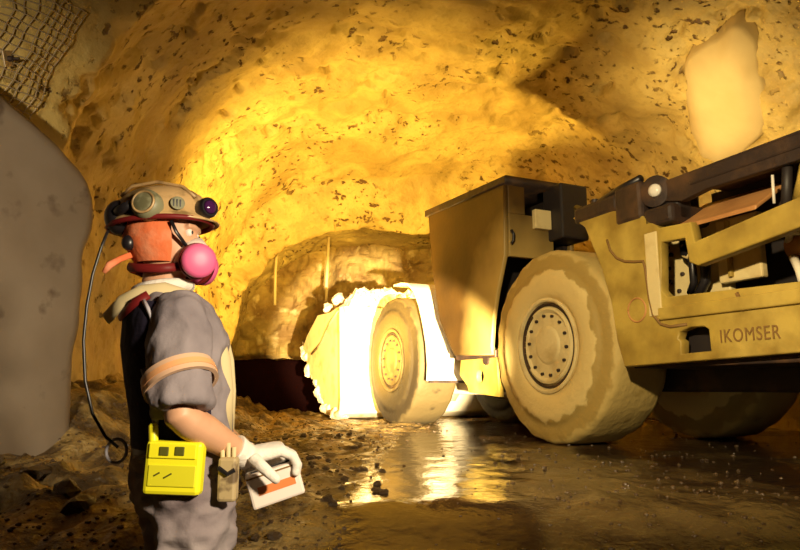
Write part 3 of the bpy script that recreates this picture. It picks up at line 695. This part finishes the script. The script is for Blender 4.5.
def hand(mb, W, K, across, up, curl, thumb, g=0.):
    """palm from wrist W to knuckles K, four fingers following curl directions, thumb from the palm's side"""
    ax = (K - W)
    mb.loft([(W + ax * t, across * (wd + g), up * (th + g)) for t, wd, th in ((-.05, .027, .021), (.15, .032, .020), (.5, .040, .018), (.85, .043, .016), (1.05, .040, .012))], 18, 2.5)
    for i, (off, ln) in enumerate(((-.033, .90), (-.011, 1.04), (.011, 1.0), (.032, .80))):
        p = K + across * off - ax * .12; path = [p]; rad = [.0098 + g]
        for (d, l), r in zip(curl, (.0098, .009, .0078)):
            q = path[-1] + Vector(d).normalized() * (l * ln); path.append(path[-1].lerp(q, .5)); path.append(q); rad += [r * .95 + g, r + g]
        mb.tube(path, rad, 10); mb.sphere(path[-1], rad[-1], 10, 8)
    mb.tube(thumb, [.014 + g, .012 + g, .0105 + g, .009 + g], 10); mb.sphere(thumb[-1], .009 + g, 10, 8)
KR = Vector((.372, -.045, 1.036)); acr = Vector((-.37, .92, .08)); upr = Vector((-.15, -.1, .98))
curlR = [((.9, .3, -.35), .042), ((.45, .15, -.9), .030), ((-.15, 0, -1), .022)]
thumbR = [Vector(p) for p in ((.312, -.118, 1.016), (.335, -.136, 1.000), (.358, -.140, .982), (.376, -.136, .966))]
KL = Vector((.335, .052, .985)); acl = Vector((.05, .35, .93)); upl = Vector((-.3, .9, -.3))
curlL = [((.9, -.1, 0), .042), ((.75, -.65, 0), .028), ((.1, -1, 0), .012)]
thumbL = [Vector(p) for p in ((.295, .075, 1.015), (.315, .06, 1.026), (.335, .05, 1.028), (.35, .045, 1.026))]

def body_mesh():
    mb = MB(); torso(mb, -.012)
    mb.loft([((cx, 0, z), (dx, 0, 0), (0, wy, 0)) for z, cx, dx, wy in ((1.44, .004, .058, .058), (1.50, -.005, .055, .055), (1.535, .004, .062, .056), (1.555, .018, .072, .055), (1.585, .010, .084, .064), (1.63, -.008, .096, .072), (1.69, -.016, .099, .075), (1.735, -.02, .084, .064), (1.765, -.02, .05, .042), (1.775, -.02, .02, .02))], 28, 2.2)
    mb.loft([((.085, 0, 1.652), (.006, 0, 0), (0, .008, 0)), ((.094, 0, 1.63), (.012, 0, 0), (0, .011, 0)), ((.098, 0, 1.612), (.016, 0, 0), (0, .016, 0)), ((.088, 0, 1.600), (.012, 0, 0), (0, .012, 0))], 12)
    mb.tube([(.082, -.02, 1.582), (.09, 0, 1.584), (.082, .02, 1.582)], .007, 8); mb.tube([(.080, -.018, 1.572), (.088, 0, 1.572), (.080, .018, 1.572)], .008, 8)
    mb.tube([(.078, -.05, 1.668), (.088, -.02, 1.672), (.090, 0, 1.668), (.088, .02, 1.672), (.078, .05, 1.668)], .009, 8)
    for s_ in (-1, 1): mb.loft([((-.02, s_ * .068, 1.60), (.010, 0, 0), (0, .008, 0)), ((-.025, s_ * .076, 1.62), (.016, 0, 0), (0, .010, 0)), ((-.03, s_ * .08, 1.645), (.020, 0, 0), (0, .011, 0)), ((-.03, s_ * .076, 1.662), (.012, 0, 0), (0, .008, 0))], 12)
    arm(mb, SHR, ELR, WRR); arm(mb, SHL, ELL, WRL)
    hand(mb, WRR, KR, acr, upr, curlR, thumbR); hand(mb, WRL, KL, acl, upl, curlL, thumbL)
    for s_, hx in ((1, 0), (-1, 0)):
        h = Vector((.10, 0, .93)) + rt * (.085 * s_); k = Vector((.125, 0, .50)) + rt * (.088 * s_); f = Vector((.085, 0, .09)) + rt * (.092 * s_)
        limb(mb, [h, h.lerp(k, .3), h.lerp(k, .75), k, k.lerp(f, .3), k.lerp(f, .75), f, f - UP * .03], [.088, .085, .064, .056, .058, .043, .038, .038])
        mb.loft([(f + fw * d - UP * (.055 - zz), rt * a, UP * b) for d, a, b, zz in ((-.07, .028, .022, .005), (-.03, .035, .032, .012), (.05, .042, .028, .0), (.12, .045, .020, -.008), (.165, .03, .012, -.014))], 16)
    me = mb.mesh('body', None)
    me = evaluated(me, [('REMESH', dict(mode='VOXEL', voxel_size=.0052)), ('SMOOTH', dict(iterations=3, factor=.5))], 'body')
    me.materials.clear(); me.materials.append(MT['skin']); me.shade_smooth(); return me
link('body', body_mesh(), PE)
for s_ in (-1, 1):
    e = MB().sphere((.076, s_ * .032, 1.652), .0125, 14, 10).build('eye', 'remote', PE, True)
    MB().sphere((.0845, s_ * .0325, 1.652), .0062, 10, 8).build('iris', 'plastic', e, True)

def garment(name, mat, mb, vox=.008, wrinkle=.010, sc=(9, 9, 4), seed=0., smooth=4):
    me = evaluated(mb.mesh(name, None), [('REMESH', dict(mode='VOXEL', voxel_size=vox)), ('SMOOTH', dict(iterations=smooth, factor=.5))], name)
    for q, n_ in zip(me.vertices, [Vector(x.vector) for x in me.vertex_normals]):
        p = Vector((q.co.x * sc[0] + seed, q.co.y * sc[1], q.co.z * sc[2])); a = 1 - abs(mnoise.noise(p)) * 2.2; b = mnoise.noise(p * 2.3)
        q.co += n_ * (wrinkle * (.8 * a + .4 * b))
    me.materials.clear(); me.materials.append(MT[mat]); me.shade_smooth(); return link(name, me, PE)
mb = MB(); torso(mb, .010, .96, 1.47)
def sleeve(mb, S, E_, W):
    e = S.lerp(E_, .93); d = (E_ - S).normalized()
    limb(mb, [S - d * .045 - UP * .0, S, S.lerp(E_, .3), S.lerp(E_, .65), e, e - d * .002, e - d * .03], [.045, .068, .074, .074, .078, .062, .054], 22)
sleeve(mb, SHR, ELR, WRR); sleeve(mb, SHL, ELL, WRL)
sh = garment('shirt', 'shirt', mb, .0065, .015, (13, 13, 9))
d = (ELR - SHR).normalized(); c = SHR.lerp(ELR, .66)
dn = (d + Vector((.32, -.1, 0))).normalized()
def ring_band(c, g0, hw):
    a_ = dn.orthogonal().normalized(); b_ = dn.cross(a_); vs = []; fs = []; n = 36
    for t_, g in ((-hw, g0 - .01), (-hw, g0), (hw, g0 + .001), (hw, g0 - .01)):
        for k in range(n): a = 2 * PI * k / n; vs.append(c + dn * t_ + (a_ * math.cos(a) + b_ * math.sin(a)) * g)
    for i in range(3):
        for k in range(n): k2 = (k + 1) % n; fs.append((i * n + k, i * n + k2, (i + 1) * n + k2, (i + 1) * n + k))
    return MB().add(vs, fs)
ring_band(c, .093, .021).build('sleeve_band', 'band', sh, True, sharp=40)
ring_band(c, .0945, .008).build('sleeve_stripe', 'band_red', sh, True, sharp=40)
mb = MB()
for s_ in (1, -1):
    h = Vector((.10, 0, .93)) + rt * (.083 * s_); k = Vector((.125, 0, .50)) + rt * (.09 * s_); f = Vector((.085, 0, .14)) + rt * (.092 * s_)
    limb(mb, [h + UP * .03, h, h.lerp(k, .3), h.lerp(k, .7), k, k.lerp(f, .4), k.lerp(f, .85), f], [.09, .103, .102, .088, .08, .077, .074, .07], 22)
torso(mb, .014, .90, 1.04)
mb.loft([((.10, 0, z), rt * (a), fw * b) for z, a, b in ((.82, .15, .09), (.9, .172, .128), (.98, .17, .128), (1.035, .162, .124))], 36, 2.3)
garment('trousers', 'trousers', mb, .0075, .022, (11, 11, 15), 3.)
# boots
for s_ in (1, -1):
    f = Vector((.085, 0, .09)) + rt * (.092 * s_); bb = MB()
    limb(bb, [f + UP * .10, f + UP * .02, f - UP * .05], [.055, .056, .058], 20)
    bb.loft([(f + fw * d_ - UP * (.09 - hh), rt * a, UP * hh) for d_, a, hh in ((-.085, .030, .035), (-.05, .046, .048), (.05, .050, .048), (.12, .054, .038), (.18, .046, .028), (.20, .02, .018))], 20, 3)
    me = evaluated(bb.mesh('boot', None), [('REMESH', dict(mode='VOXEL', voxel_size=.007)), ('SMOOTH', dict(iterations=3, factor=.5))], 'boot'); me.materials.clear(); me.materials.append(MT['boot']); me.shade_smooth(); link('boot', me, PE)
# partial wraps round the torso
def wrap(name, mat, secs, a0, a1, th, parent, n=30, power=2.3):
    """secs (z, cx, half width, half depth); angle 0 = right side, 90 = front, 270 = back"""
    vs = []; fs = []; m = len(secs); e = 2 / power
    for g in (0, -th):
        for z, cx, a, b in secs:
            for k in range(n):
                t = math.radians(a0 + (a1 - a0) * k / (n - 1)); ct, st = math.cos(t), math.sin(t)
                vs.append(Vector((cx, 0, z)) + rt * ((a + g) * abs(ct) ** e * (1 if ct > 0 else -1)) + fw * ((b + g) * abs(st) ** e * (1 if st > 0 else -1)))
    I = lambda s_, i, k: s_ * m * n + i * n + k
    for i in range(m - 1):
        for k in range(n - 1):
            fs.append((I(0, i, k), I(0, i, k + 1), I(0, i + 1, k + 1), I(0, i + 1, k))); fs.append((I(1, i, k), I(1, i + 1, k), I(1, i + 1, k + 1), I(1, i, k + 1)))
        for k in (0, n - 1): fs.append((I(0, i, k), I(0, i + 1, k), I(1, i + 1, k), I(1, i, k)))
    for k in range(n - 1):
        for i in (0, m - 1): fs.append((I(0, i, k), I(0, i, k + 1), I(1, i, k + 1), I(1, i, k)))
    return MB().add(vs, fs).build(name, mat, parent, True, sharp=50)
def grow(g, z0, z1): return [(z, cx, a + g, b + g) for z, cx, a, b in TOR if z0 <= z <= z1]
vest = wrap('vest', 'vest', grow(.030, 1.0, 1.44), 182, 378, .014, PE)
def onback(ang, z, g):
    zs = [t[0] for t in TOR]; cx, a, b = [float(np.interp(z, zs, [t[i] for t in TOR])) for i in (1, 2, 3)]; t = math.radians(ang); ct, st = math.cos(t), math.sin(t); e = 2 / 2.3
    return Vector((cx, 0, z)) + rt * ((a + g) * abs(ct) ** e * (1 if ct > 0 else -1)) + fw * ((b + g) * abs(st) ** e * (1 if st > 0 else -1))
MB().tube([onback(a, z, .033) for a, z in ((322, 1.43), (330, 1.39), (336, 1.34), (334, 1.29), (338, 1.24), (344, 1.20))], .006, 8).build('vest_piping', 'piping', vest, True)
MB().tube([onback(a, z, .033) for a, z in ((318, 1.25), (322, 1.2), (328, 1.16), (326, 1.10))], .007, 8).build('vest_piping', 'piping', vest, True)
MB().tube([onback(a, z, .036) for a, z in ((250, 1.41), (270, 1.40), (290, 1.405), (312, 1.43), (330, 1.45))], .014, 8, flat=.5).build('yoke_edge', 'dark_red', vest, True)
# collar and harness strap
MB().tube([(.0 + .072 * math.cos(t) , .07 * math.sin(t), 1.487 + .012 * math.cos(t)) for t in [2 * PI * k / 28 for k in range(29)]], .018, 10, cap=False).build('collar', 'glove', PE, True)
strap = [Vector(p) for p in ((-.115, -.10, 1.39), (-.065, -.125, 1.435), (-.01, -.13, 1.462), (.045, -.115, 1.472), (.10, -.10, 1.455), (.15, -.085, 1.41), (.185, -.07, 1.35), (.205, -.06, 1.28), (.215, -.05, 1.19), (.215, -.045, 1.08))]
MB().tube(strap, .021, 10, flat=.42).build('harness_strap', 'cream_strap', PE, True)
MB().tube([Vector((p.x, -p.y * .2 + .02, p.z)) + rt * -.05 for p in strap[1:]], .016, 10, flat=.42).build('harness_strap', 'cream_strap', PE, True)
# gloves
for K, W, ac, up_, cu_, th_, E_ in ((KR, WRR, acr, upr, curlR, thumbR, ELR), (KL, WRL, acl, upl, curlL, thumbL, ELL)):
    g = MB(); hand(g, W, K, ac, up_, cu_, th_, .0042); dd = (W - E_).normalized()
    limb(g, [W - dd * .045, W - dd * .02, W + dd * .012], [.042, .038, .034], 18)
    me = evaluated(g.mesh('glove', None), [('REMESH', dict(mode='VOXEL', voxel_size=.0036)), ('SMOOTH', dict(iterations=2, factor=.5))], 'glove'); me.materials.clear(); me.materials.append(MT['glove']); me.shade_smooth(); link('glove', me, PE)
# belt with ring, pouch
belt = wrap('belt', 'plastic', [(1.015, .094, .178, .142), (1.07, .088, .176, .140)], 0, 360, .012, PE, 48)
MB().tube([(-.105 + .0 * t, -.045 + .030 * math.cos(t), 1.03 + .032 * math.sin(t)) if False else (-.078 + .028 * math.cos(t), -.06, 1.03 + .032 * math.sin(t)) for t in [2 * PI * k / 20 for k in range(21)]], .0045, 6, cap=False).build('belt_ring', 'piping', belt, True)
po = MB().b6(.235, .283, -.185, -.145, .915, 1.025).build('tool_pouch', 'pouch', PE, bevel=.008)
for k in range(3): MB().tube([(.243 + k * .014, -.165, 1.0), (.241 + k * .015, -.168, 1.05 + .01 * (k % 2))], .006, 8).build('tool', 'cream_strap', po, True)
MB().tube([(.238, -.187, 1.0), (.262, -.191, .985), (.28, -.187, .995)], .006, 6).build('pouch_strap', 'plastic', po)

# hard hat on his head
HH = thing('hard_hat', 'scuffed tan hard hat with cap lamp and folded ear muffs on the miner', 'hard hat', (PX, PY, PZ))
def helmet():
    vs = []; fs = []; n = 40; prof = [(1.10, 0.0), (1.07, .012), (1.0, .02), (.985, .05), (.93, .10 * .7), (.84, .086), (.70, .100), (.52, .110), (.30, .116), (.10, .118)]
    for r, h in prof:
        for k in range(n):
            t = 2 * PI * k / n; L_ = .138 * r + (.022 * max(0, math.cos(t)) if h == 0 else 0)
            vs.append((-.018 + L_ * math.cos(t), .112 * r * math.sin(t), 1.678 + h + .012 * math.cos(t) * (r - .2)))
    m = len(prof)
    for i in range(m - 1):
        for k in range(n): k2 = (k + 1) % n; fs.append((i * n + k, i * n + k2, (i + 1) * n + k2, (i + 1) * n + k))
    fs.append(tuple((m - 1) * n + k for k in range(n))); me = MB().add(vs, fs).mesh('shell', 'helmet', True); o = link('shell', me, HH)
    md = o.modifiers.new('solid', 'SOLIDIFY'); md.thickness = .005; md.offset = -1; return o
hsh = helmet()
MB().tube([(-.14, -.01, 1.77), (-.1, -.03, 1.795), (-.02, -.045, 1.803), (.06, -.055, 1.785), (.10, -.06, 1.752)], .005, 8).build('top_rib', 'helmet', hsh, True)
MB().tube([(-.018 + .150 * math.cos(t), .121 * math.sin(t), 1.676 + .012 * math.cos(t)) for t in [2 * PI * k / 36 for k in range(37)]], .008, 8, cap=False).build('brim_edge', 'dark_red', HH, True)
mf = MB().lathe([(.040, -.03), (.044, -.01), (.042, .012), (.030, .024), (.012, .027)], (-.018, -.118, 1.712), (-.1, -1, .1), 28).build('ear_muff', 'muff', HH, True, sharp=50)
MB().lathe([(.034, .02), (.034, .026), (.028, .026), (.028, .02)], (-.018, -.118, 1.712), (-.1, -1, .1), 28, close=True).build('muff_ring', 'helmet', mf, True)
MB().lathe([(.040, -.03), (.044, -.01), (.042, .012), (.030, .024), (.012, .027)], (-.018, .118, 1.712), (-.1, 1, .1), 28).build('ear_muff', 'muff', HH, True, sharp=50)
MB().sphere((-.125, -.04, 1.695), (.042, .055, .052), 20, 12).build('battery_pack', 'plastic', HH, True)
MB().tube([(-.16, -.03, 1.70), (-.10, -.10, 1.70), (-.06, -.125, 1.71)], .015, 8).build('muff_arm', 'plastic', HH, True)
lp = MB().lathe([(.020, -.03), (.030, -.018), (.031, .012), (.027, .018)], (.130, -.045, 1.722), (.75, -.62, .05), 24).build('cap_lamp', 'plastic', HH, True, sharp=40)
MB().lathe([(.024, .016), (.016, .024), (.004, .027)], (.130, -.045, 1.722), (.75, -.62, .05), 24).build('lamp_lens', 'glass', lp, True)
em = MB().lathe([(.020, 0), (.020, .004)], (.062, -.098, 1.722), (.45, -.9, .15), 20).build('badge', 'muff', HH)
for dx in (-.009, .0, .009): MB().box((.062 + dx * .9, -.1025 + dx * .45, 1.722), (.0035, .004, .022), Matrix.Rotation(.45, 3, 'Z').to_quaternion()).build('badge_mark', 'plastic', em)
MB().tube([(-.145, -.05, 1.68), (-.165, -.06, 1.60), (-.178, -.07, 1.52), (-.185, -.075, 1.43), (-.184, -.08, 1.33), (-.168, -.085, 1.22), (-.14, -.085, 1.13), (-.105, -.075, 1.07), (-.07, -.07, 1.04)], .0045, 8).build('lamp_cord', 'plastic', HH, True)
# red hood under the hat
def headwrap(name, mat, secs, a0, a1, n=30):
    vs = []; fs = []; m = len(secs)
    for g in (0, -.006):
        for z, cx, dx, wy in secs:
            for k in range(n):
                t = math.radians(a0 + (a1 - a0) * k / (n - 1)); vs.append((cx + (dx + g) * math.cos(t), (wy + g) * math.sin(t), z))
    I = lambda s_, i, k: s_ * m * n + i * n + k
    for i in range(m - 1):
        for k in range(n - 1):
            fs.append((I(0, i, k), I(0, i, k + 1), I(0, i + 1, k + 1), I(0, i + 1, k))); fs.append((I(1, i, k), I(1, i + 1, k), I(1, i + 1, k + 1), I(1, i, k + 1)))
        for k in (0, n - 1): fs.append((I(0, i, k), I(0, i + 1, k), I(1, i + 1, k), I(1, i, k)))
    for k in range(n - 1):
        for i in (0, m - 1): fs.append((I(0, i, k), I(0, i, k + 1), I(1, i, k + 1), I(1, i, k)))
    return MB().add(vs, fs).build(name, mat, PE, True, sharp=50)
headwrap('hood', 'hood_red', [(1.56, -.004, .082, .074), (1.60, -.008, .102, .090), (1.635, -.014, .110, .098), (1.665, -.016, .109, .097), (1.70, -.016, .104, .088)], 58, 302)
MB().tube([(-.075, -.045, 1.585), (-.105, -.065, 1.566), (-.128, -.08, 1.545), (-.140, -.085, 1.522)], [.010, .009, .011, .006], 8, flat=.5).build('hood_tail', 'hood_red', PE, True)
# respirator on his face
RS = thing('respirator', 'half-mask respirator with round pink cartridges on the miner\'s face', 'respirator', (PX, PY, PZ))
MB().loft([((.062, 0, 1.540), (.030, 0, .0), (0, .045, 0)), ((.074, 0, 1.560), (.050, 0, 0), (0, .068, 0)), ((.080, 0, 1.590), (.050, 0, 0), (0, .066, 0)), ((.088, 0, 1.620), (.036, 0, 0), (0, .048, 0)), ((.096, 0, 1.640), (.012, 0, 0), (0, .014, 0))], 24).build('mask_body', 'mask', RS, True)
for s_ in (-1, 1):
    ca = MB().lathe([(.038, -.030), (.047, -.018), (.050, .006), (.048, .018), (.038, .024), (.01, .026)], (.104 + (.016 if s_ < 0 else -.01), s_ * .066, 1.560), (.50, s_ * .86, -.10), 30).build('cartridge', 'pink', RS, True, sharp=50)
    MB().lathe([(.051, -.024), (.0535, -.012), (.051, .000), (.046, -.010)], (.104 + (.016 if s_ < 0 else -.01), s_ * .066, 1.560), (.50, s_ * .86, -.10), 30, close=True).build('cartridge_rim', 'dark_red', ca, True)
    MB().lathe([(.014, -.04), (.014, -.02)], (.104 + (.016 if s_ < 0 else -.01), s_ * .066, 1.560), (.50, s_ * .86, -.10), 16).build('inlet', 'mask', ca, True)
MB().tube([(.07, -.06, 1.545), (.02, -.085, 1.535), (-.04, -.085, 1.535), (-.085, -.05, 1.545), (-.10, 0, 1.55), (-.085, .05, 1.545), (-.04, .085, 1.535), (.02, .085, 1.535), (.07, .06, 1.545)], .013, 8, flat=.45).build('neck_strap', 'dark_red', RS, True)
MB().tube([(.085, -.055, 1.60), (.06, -.088, 1.64), (.045, -.094, 1.672)], .006, 8, flat=.6).build('head_strap', 'plastic', RS, True)
MB().sphere((-.082, -.072, 1.612), (.019, .017, .023), 14, 10).build('strap_buckle', 'plastic', RS, True)

# yellow unit on the belt
GU = thing('gas_monitor', 'bright yellow box with antenna and two dark windows clipped to the miner\'s belt', 'gas monitor', (PX, PY, PZ))
R_ = Matrix.Rotation(math.radians(2), 3, 'Y').to_quaternion()
gb = MB().box((.134, -.205, 1.003), (.142, .045, .130), R_).build('case', 'hivis', GU, bevel=.010)
MB().box((.134, -.229, 1.045), (.118, .006, .036), R_).build('display_panel', 'hivis', GU, bevel=.002)
for x in (.113, .152): MB().box((x, -.2325, 1.045), (.024, .004, .022), R_).build('window', 'hivis_dark', GU, bevel=.002)
MB().box((.134, -.2285, .985), (.118, .004, .052), R_).build('label_plate', 'hivis_print', GU, bevel=.002)
for k, (x, wd) in enumerate(((.098, .016), (.125, .022))): MB().box((x, -.231, .990 - .004 * k), (wd, .002, .004), Matrix.Rotation(-.5, 3, 'Y').to_quaternion()).build('print_mark', 'hivis_dark', GU)
an = MB().lathe([(.012, 0), (.012, .045), (.009, .05), (.006, .052)], (.076, -.205, 1.06), (-.08, 0, 1), 14).build('antenna', 'hivis', GU, True, sharp=40)
MB().tube([(.072, -.205, 1.11), (.069, -.205, 1.14)], .004, 8).build('antenna_tip', 'piping', an, True)

# white box in his hands
RB = thing('remote_box', 'white box with orange label gripped in the miner\'s gloved hands', 'remote control', (PX + .355, PY - .035, PZ + .942))
RB.rotation_euler = (math.radians(4), math.radians(-17), math.radians(13))
MB().b6(-.072, .072, -.035, .035, -.046, .046).build('case', 'remote', RB, bevel=.007)
MB().b6(-.074, .074, -.037, .037, .036, .040).build('lid_seam', 'mark', RB)
MB().b6(-.048, .054, -.0365, -.034, -.012, .010).build('label_strip', 'remote_label', RB)
MB().b6(-.055, .055, -.012, .012, .046, .050).build('grip_pad', 'plastic', RB, bevel=.001)

# ------------------------------------------------------------------ things on the walls and the floor
# wire mesh pinned over the rock above the shotcrete, following the wall
def wall_pt(y, z):
    i = int(np.clip(np.searchsorted(yy, y), 1, NY - 1)); col = Zd[i, :ja + 30]; j = int(np.argmin(np.abs(col - z)))
    return Vector((Xd[i, j] + .02, y, z))
WM = thing('wire_mesh', 'square rock-support wire mesh above the grey shotcrete', 'wire mesh', (0, 0, 0))
yw = np.linspace(3.25, 4.15, 18); zw = np.linspace(2.05, 3.05, 21)
for y in yw: MB().tube([wall_pt(y, z) for z in zw], .0045, 5).build('wire', 'wire', WM, True)
for z in zw: MB().tube([wall_pt(y, z) + Vector((.006, 0, 0)) for y in yw], .0045, 5).build('wire', 'wire', WM, True)
bp = wall_pt(3.85, 2.55); rb = thing('rock_bolt', 'rock bolt with square plate on the wire mesh', 'rock bolt', bp)
MB().box((.02, 0, 0), (.012, .10, .10), Matrix.Rotation(.5, 3, 'X').to_quaternion()).build('bearing_plate', 'wire', rb, bevel=.003)
MB().lathe([(.018, 0), (.018, .03), (.01, .035), (.01, .07)], (.024, 0, 0), (1, 0, 0), 8).build('bolt_head', 'soot', rb)
# two pale pipes hanging down the rock face
def hanging(px, z0, z1, y, label, r):
    x = (px - 400) / 650 * y * 1.0
    o = MB().tube([(x + .02, y, z1), (x - .01, y - .01, (z0 + z1) / 2), (x, y, z0)], r, 8).build('hanging_pipe', 'pipe', None, True)
    tag(o, label, 'pipe')
hanging(274, 2.15, 3.6, 13.2, 'short pale pipe hanging from the roof before the rock face', .028)
hanging(326, 1.5, 3.6, 13.3, 'long pale pipe hanging from the roof, reaching down beside the bucket', .035)
# loose stones on the muddy ground
sm = [rock_mesh(k, 2, .3, .7) for k in range(6)]
spots = [(-1.5, 3.05, .07), (-1.72, 3.3, .09), (-1.35, 2.85, .06), (-1.9, 3.5, .08), (-1.6, 3.75, .07), (-1.15, 3.1, .055), (-1.28, 3.5, .07), (-1.95, 3.15, .10), (-1.45, 4.1, .08), (-1.75, 4.2, .10)]
lab = {0: 'angular muddy stone in the rubble below the grey shotcrete', 1: 'wet stone on the muddy ground between the miner and the loader', 2: 'stone in the mud beside the loader rear tyre'}
for x, y, s_ in spots: 
    o = link('stone', sm[rnd.randrange(6)]); o.location = (x, y, fz(x, y) + s_ * .2); o.scale = (s_, s_ * rnd.uniform(.7, 1), s_ * rnd.uniform(.7, 1)); o.rotation_euler = (0, 0, rnd.random() * 6); tag(o, lab[0], 'stone', 'rubble below the shotcrete')
for k in range(70):
    y = 2.5 + 4.2 * rnd.random() ** 1.3; x = rnd.uniform(-.40, -.02) * y * .62; s_ = rnd.uniform(.010, .030) * (.7 + y * .12)
    o = link('stone', sm[rnd.randrange(6)]); o.location = (x, y, fz(x, y) + s_ * .25); o.scale = (s_, s_ * rnd.uniform(.7, 1), s_); o.rotation_euler = (0, 0, rnd.random() * 6); tag(o, lab[1], 'stone', 'stones between miner and loader')
for k in range(12):
    x = rnd.uniform(.6, 2.2); y = rnd.uniform(4.0, 5.1) - .25 * x; s_ = rnd.uniform(.010, .020)
    o = link('stone', sm[rnd.randrange(6)]); o.location = (x, y, fz(x, y) + s_ * .2); o.scale = (s_, s_ * rnd.uniform(.7, 1), s_); o.rotation_euler = (0, 0, rnd.random() * 6); tag(o, lab[2], 'stone', 'stones by the rear tyre')
# gravel: far too fine to count
def gravel():
    r2 = np.random.RandomState(3); V = []; F = []; b = bmesh.new(); bmesh.ops.create_icosphere(b, subdivisions=1, radius=1); bv = np.array([q.co[:] for q in b.verts]); bf = [tuple(q.index for q in f.verts) for f in b.faces]; b.free()
    for k in range(7000):
        y = 2.35 + 7 * r2.rand() ** 1.6; u_ = r2.rand()
        x = (-.64 + 1.26 * u_) * y * 1.02
        if x < -2.2 or x > 3.6: continue
        wet = float(floor_h(np.array(x), np.array(y))[1])
        if r2.rand() < wet * .95: continue
        s_ = (.004 + .010 * r2.rand() ** 2) * (.7 + .12 * y); jit = 1 + .35 * (r2.rand(len(bv), 1) - .5)
        p = bv * jit * np.array([s_, s_ * .8, s_ * .65]) + np.array([x, y, fz(x, y) + s_ * .0]); n0 = len(V); V += p.tolist(); F += [tuple(i + n0 for i in q) for q in bf]
    me = bpy.data.meshes.new('gravel'); me.from_pydata(V, [], F); me.materials.append(MT['stone']); o = link('gravel', me); tag(o, 'fine wet gravel and muck scattered over the drift floor', 'gravel', kind='stuff')
gravel()
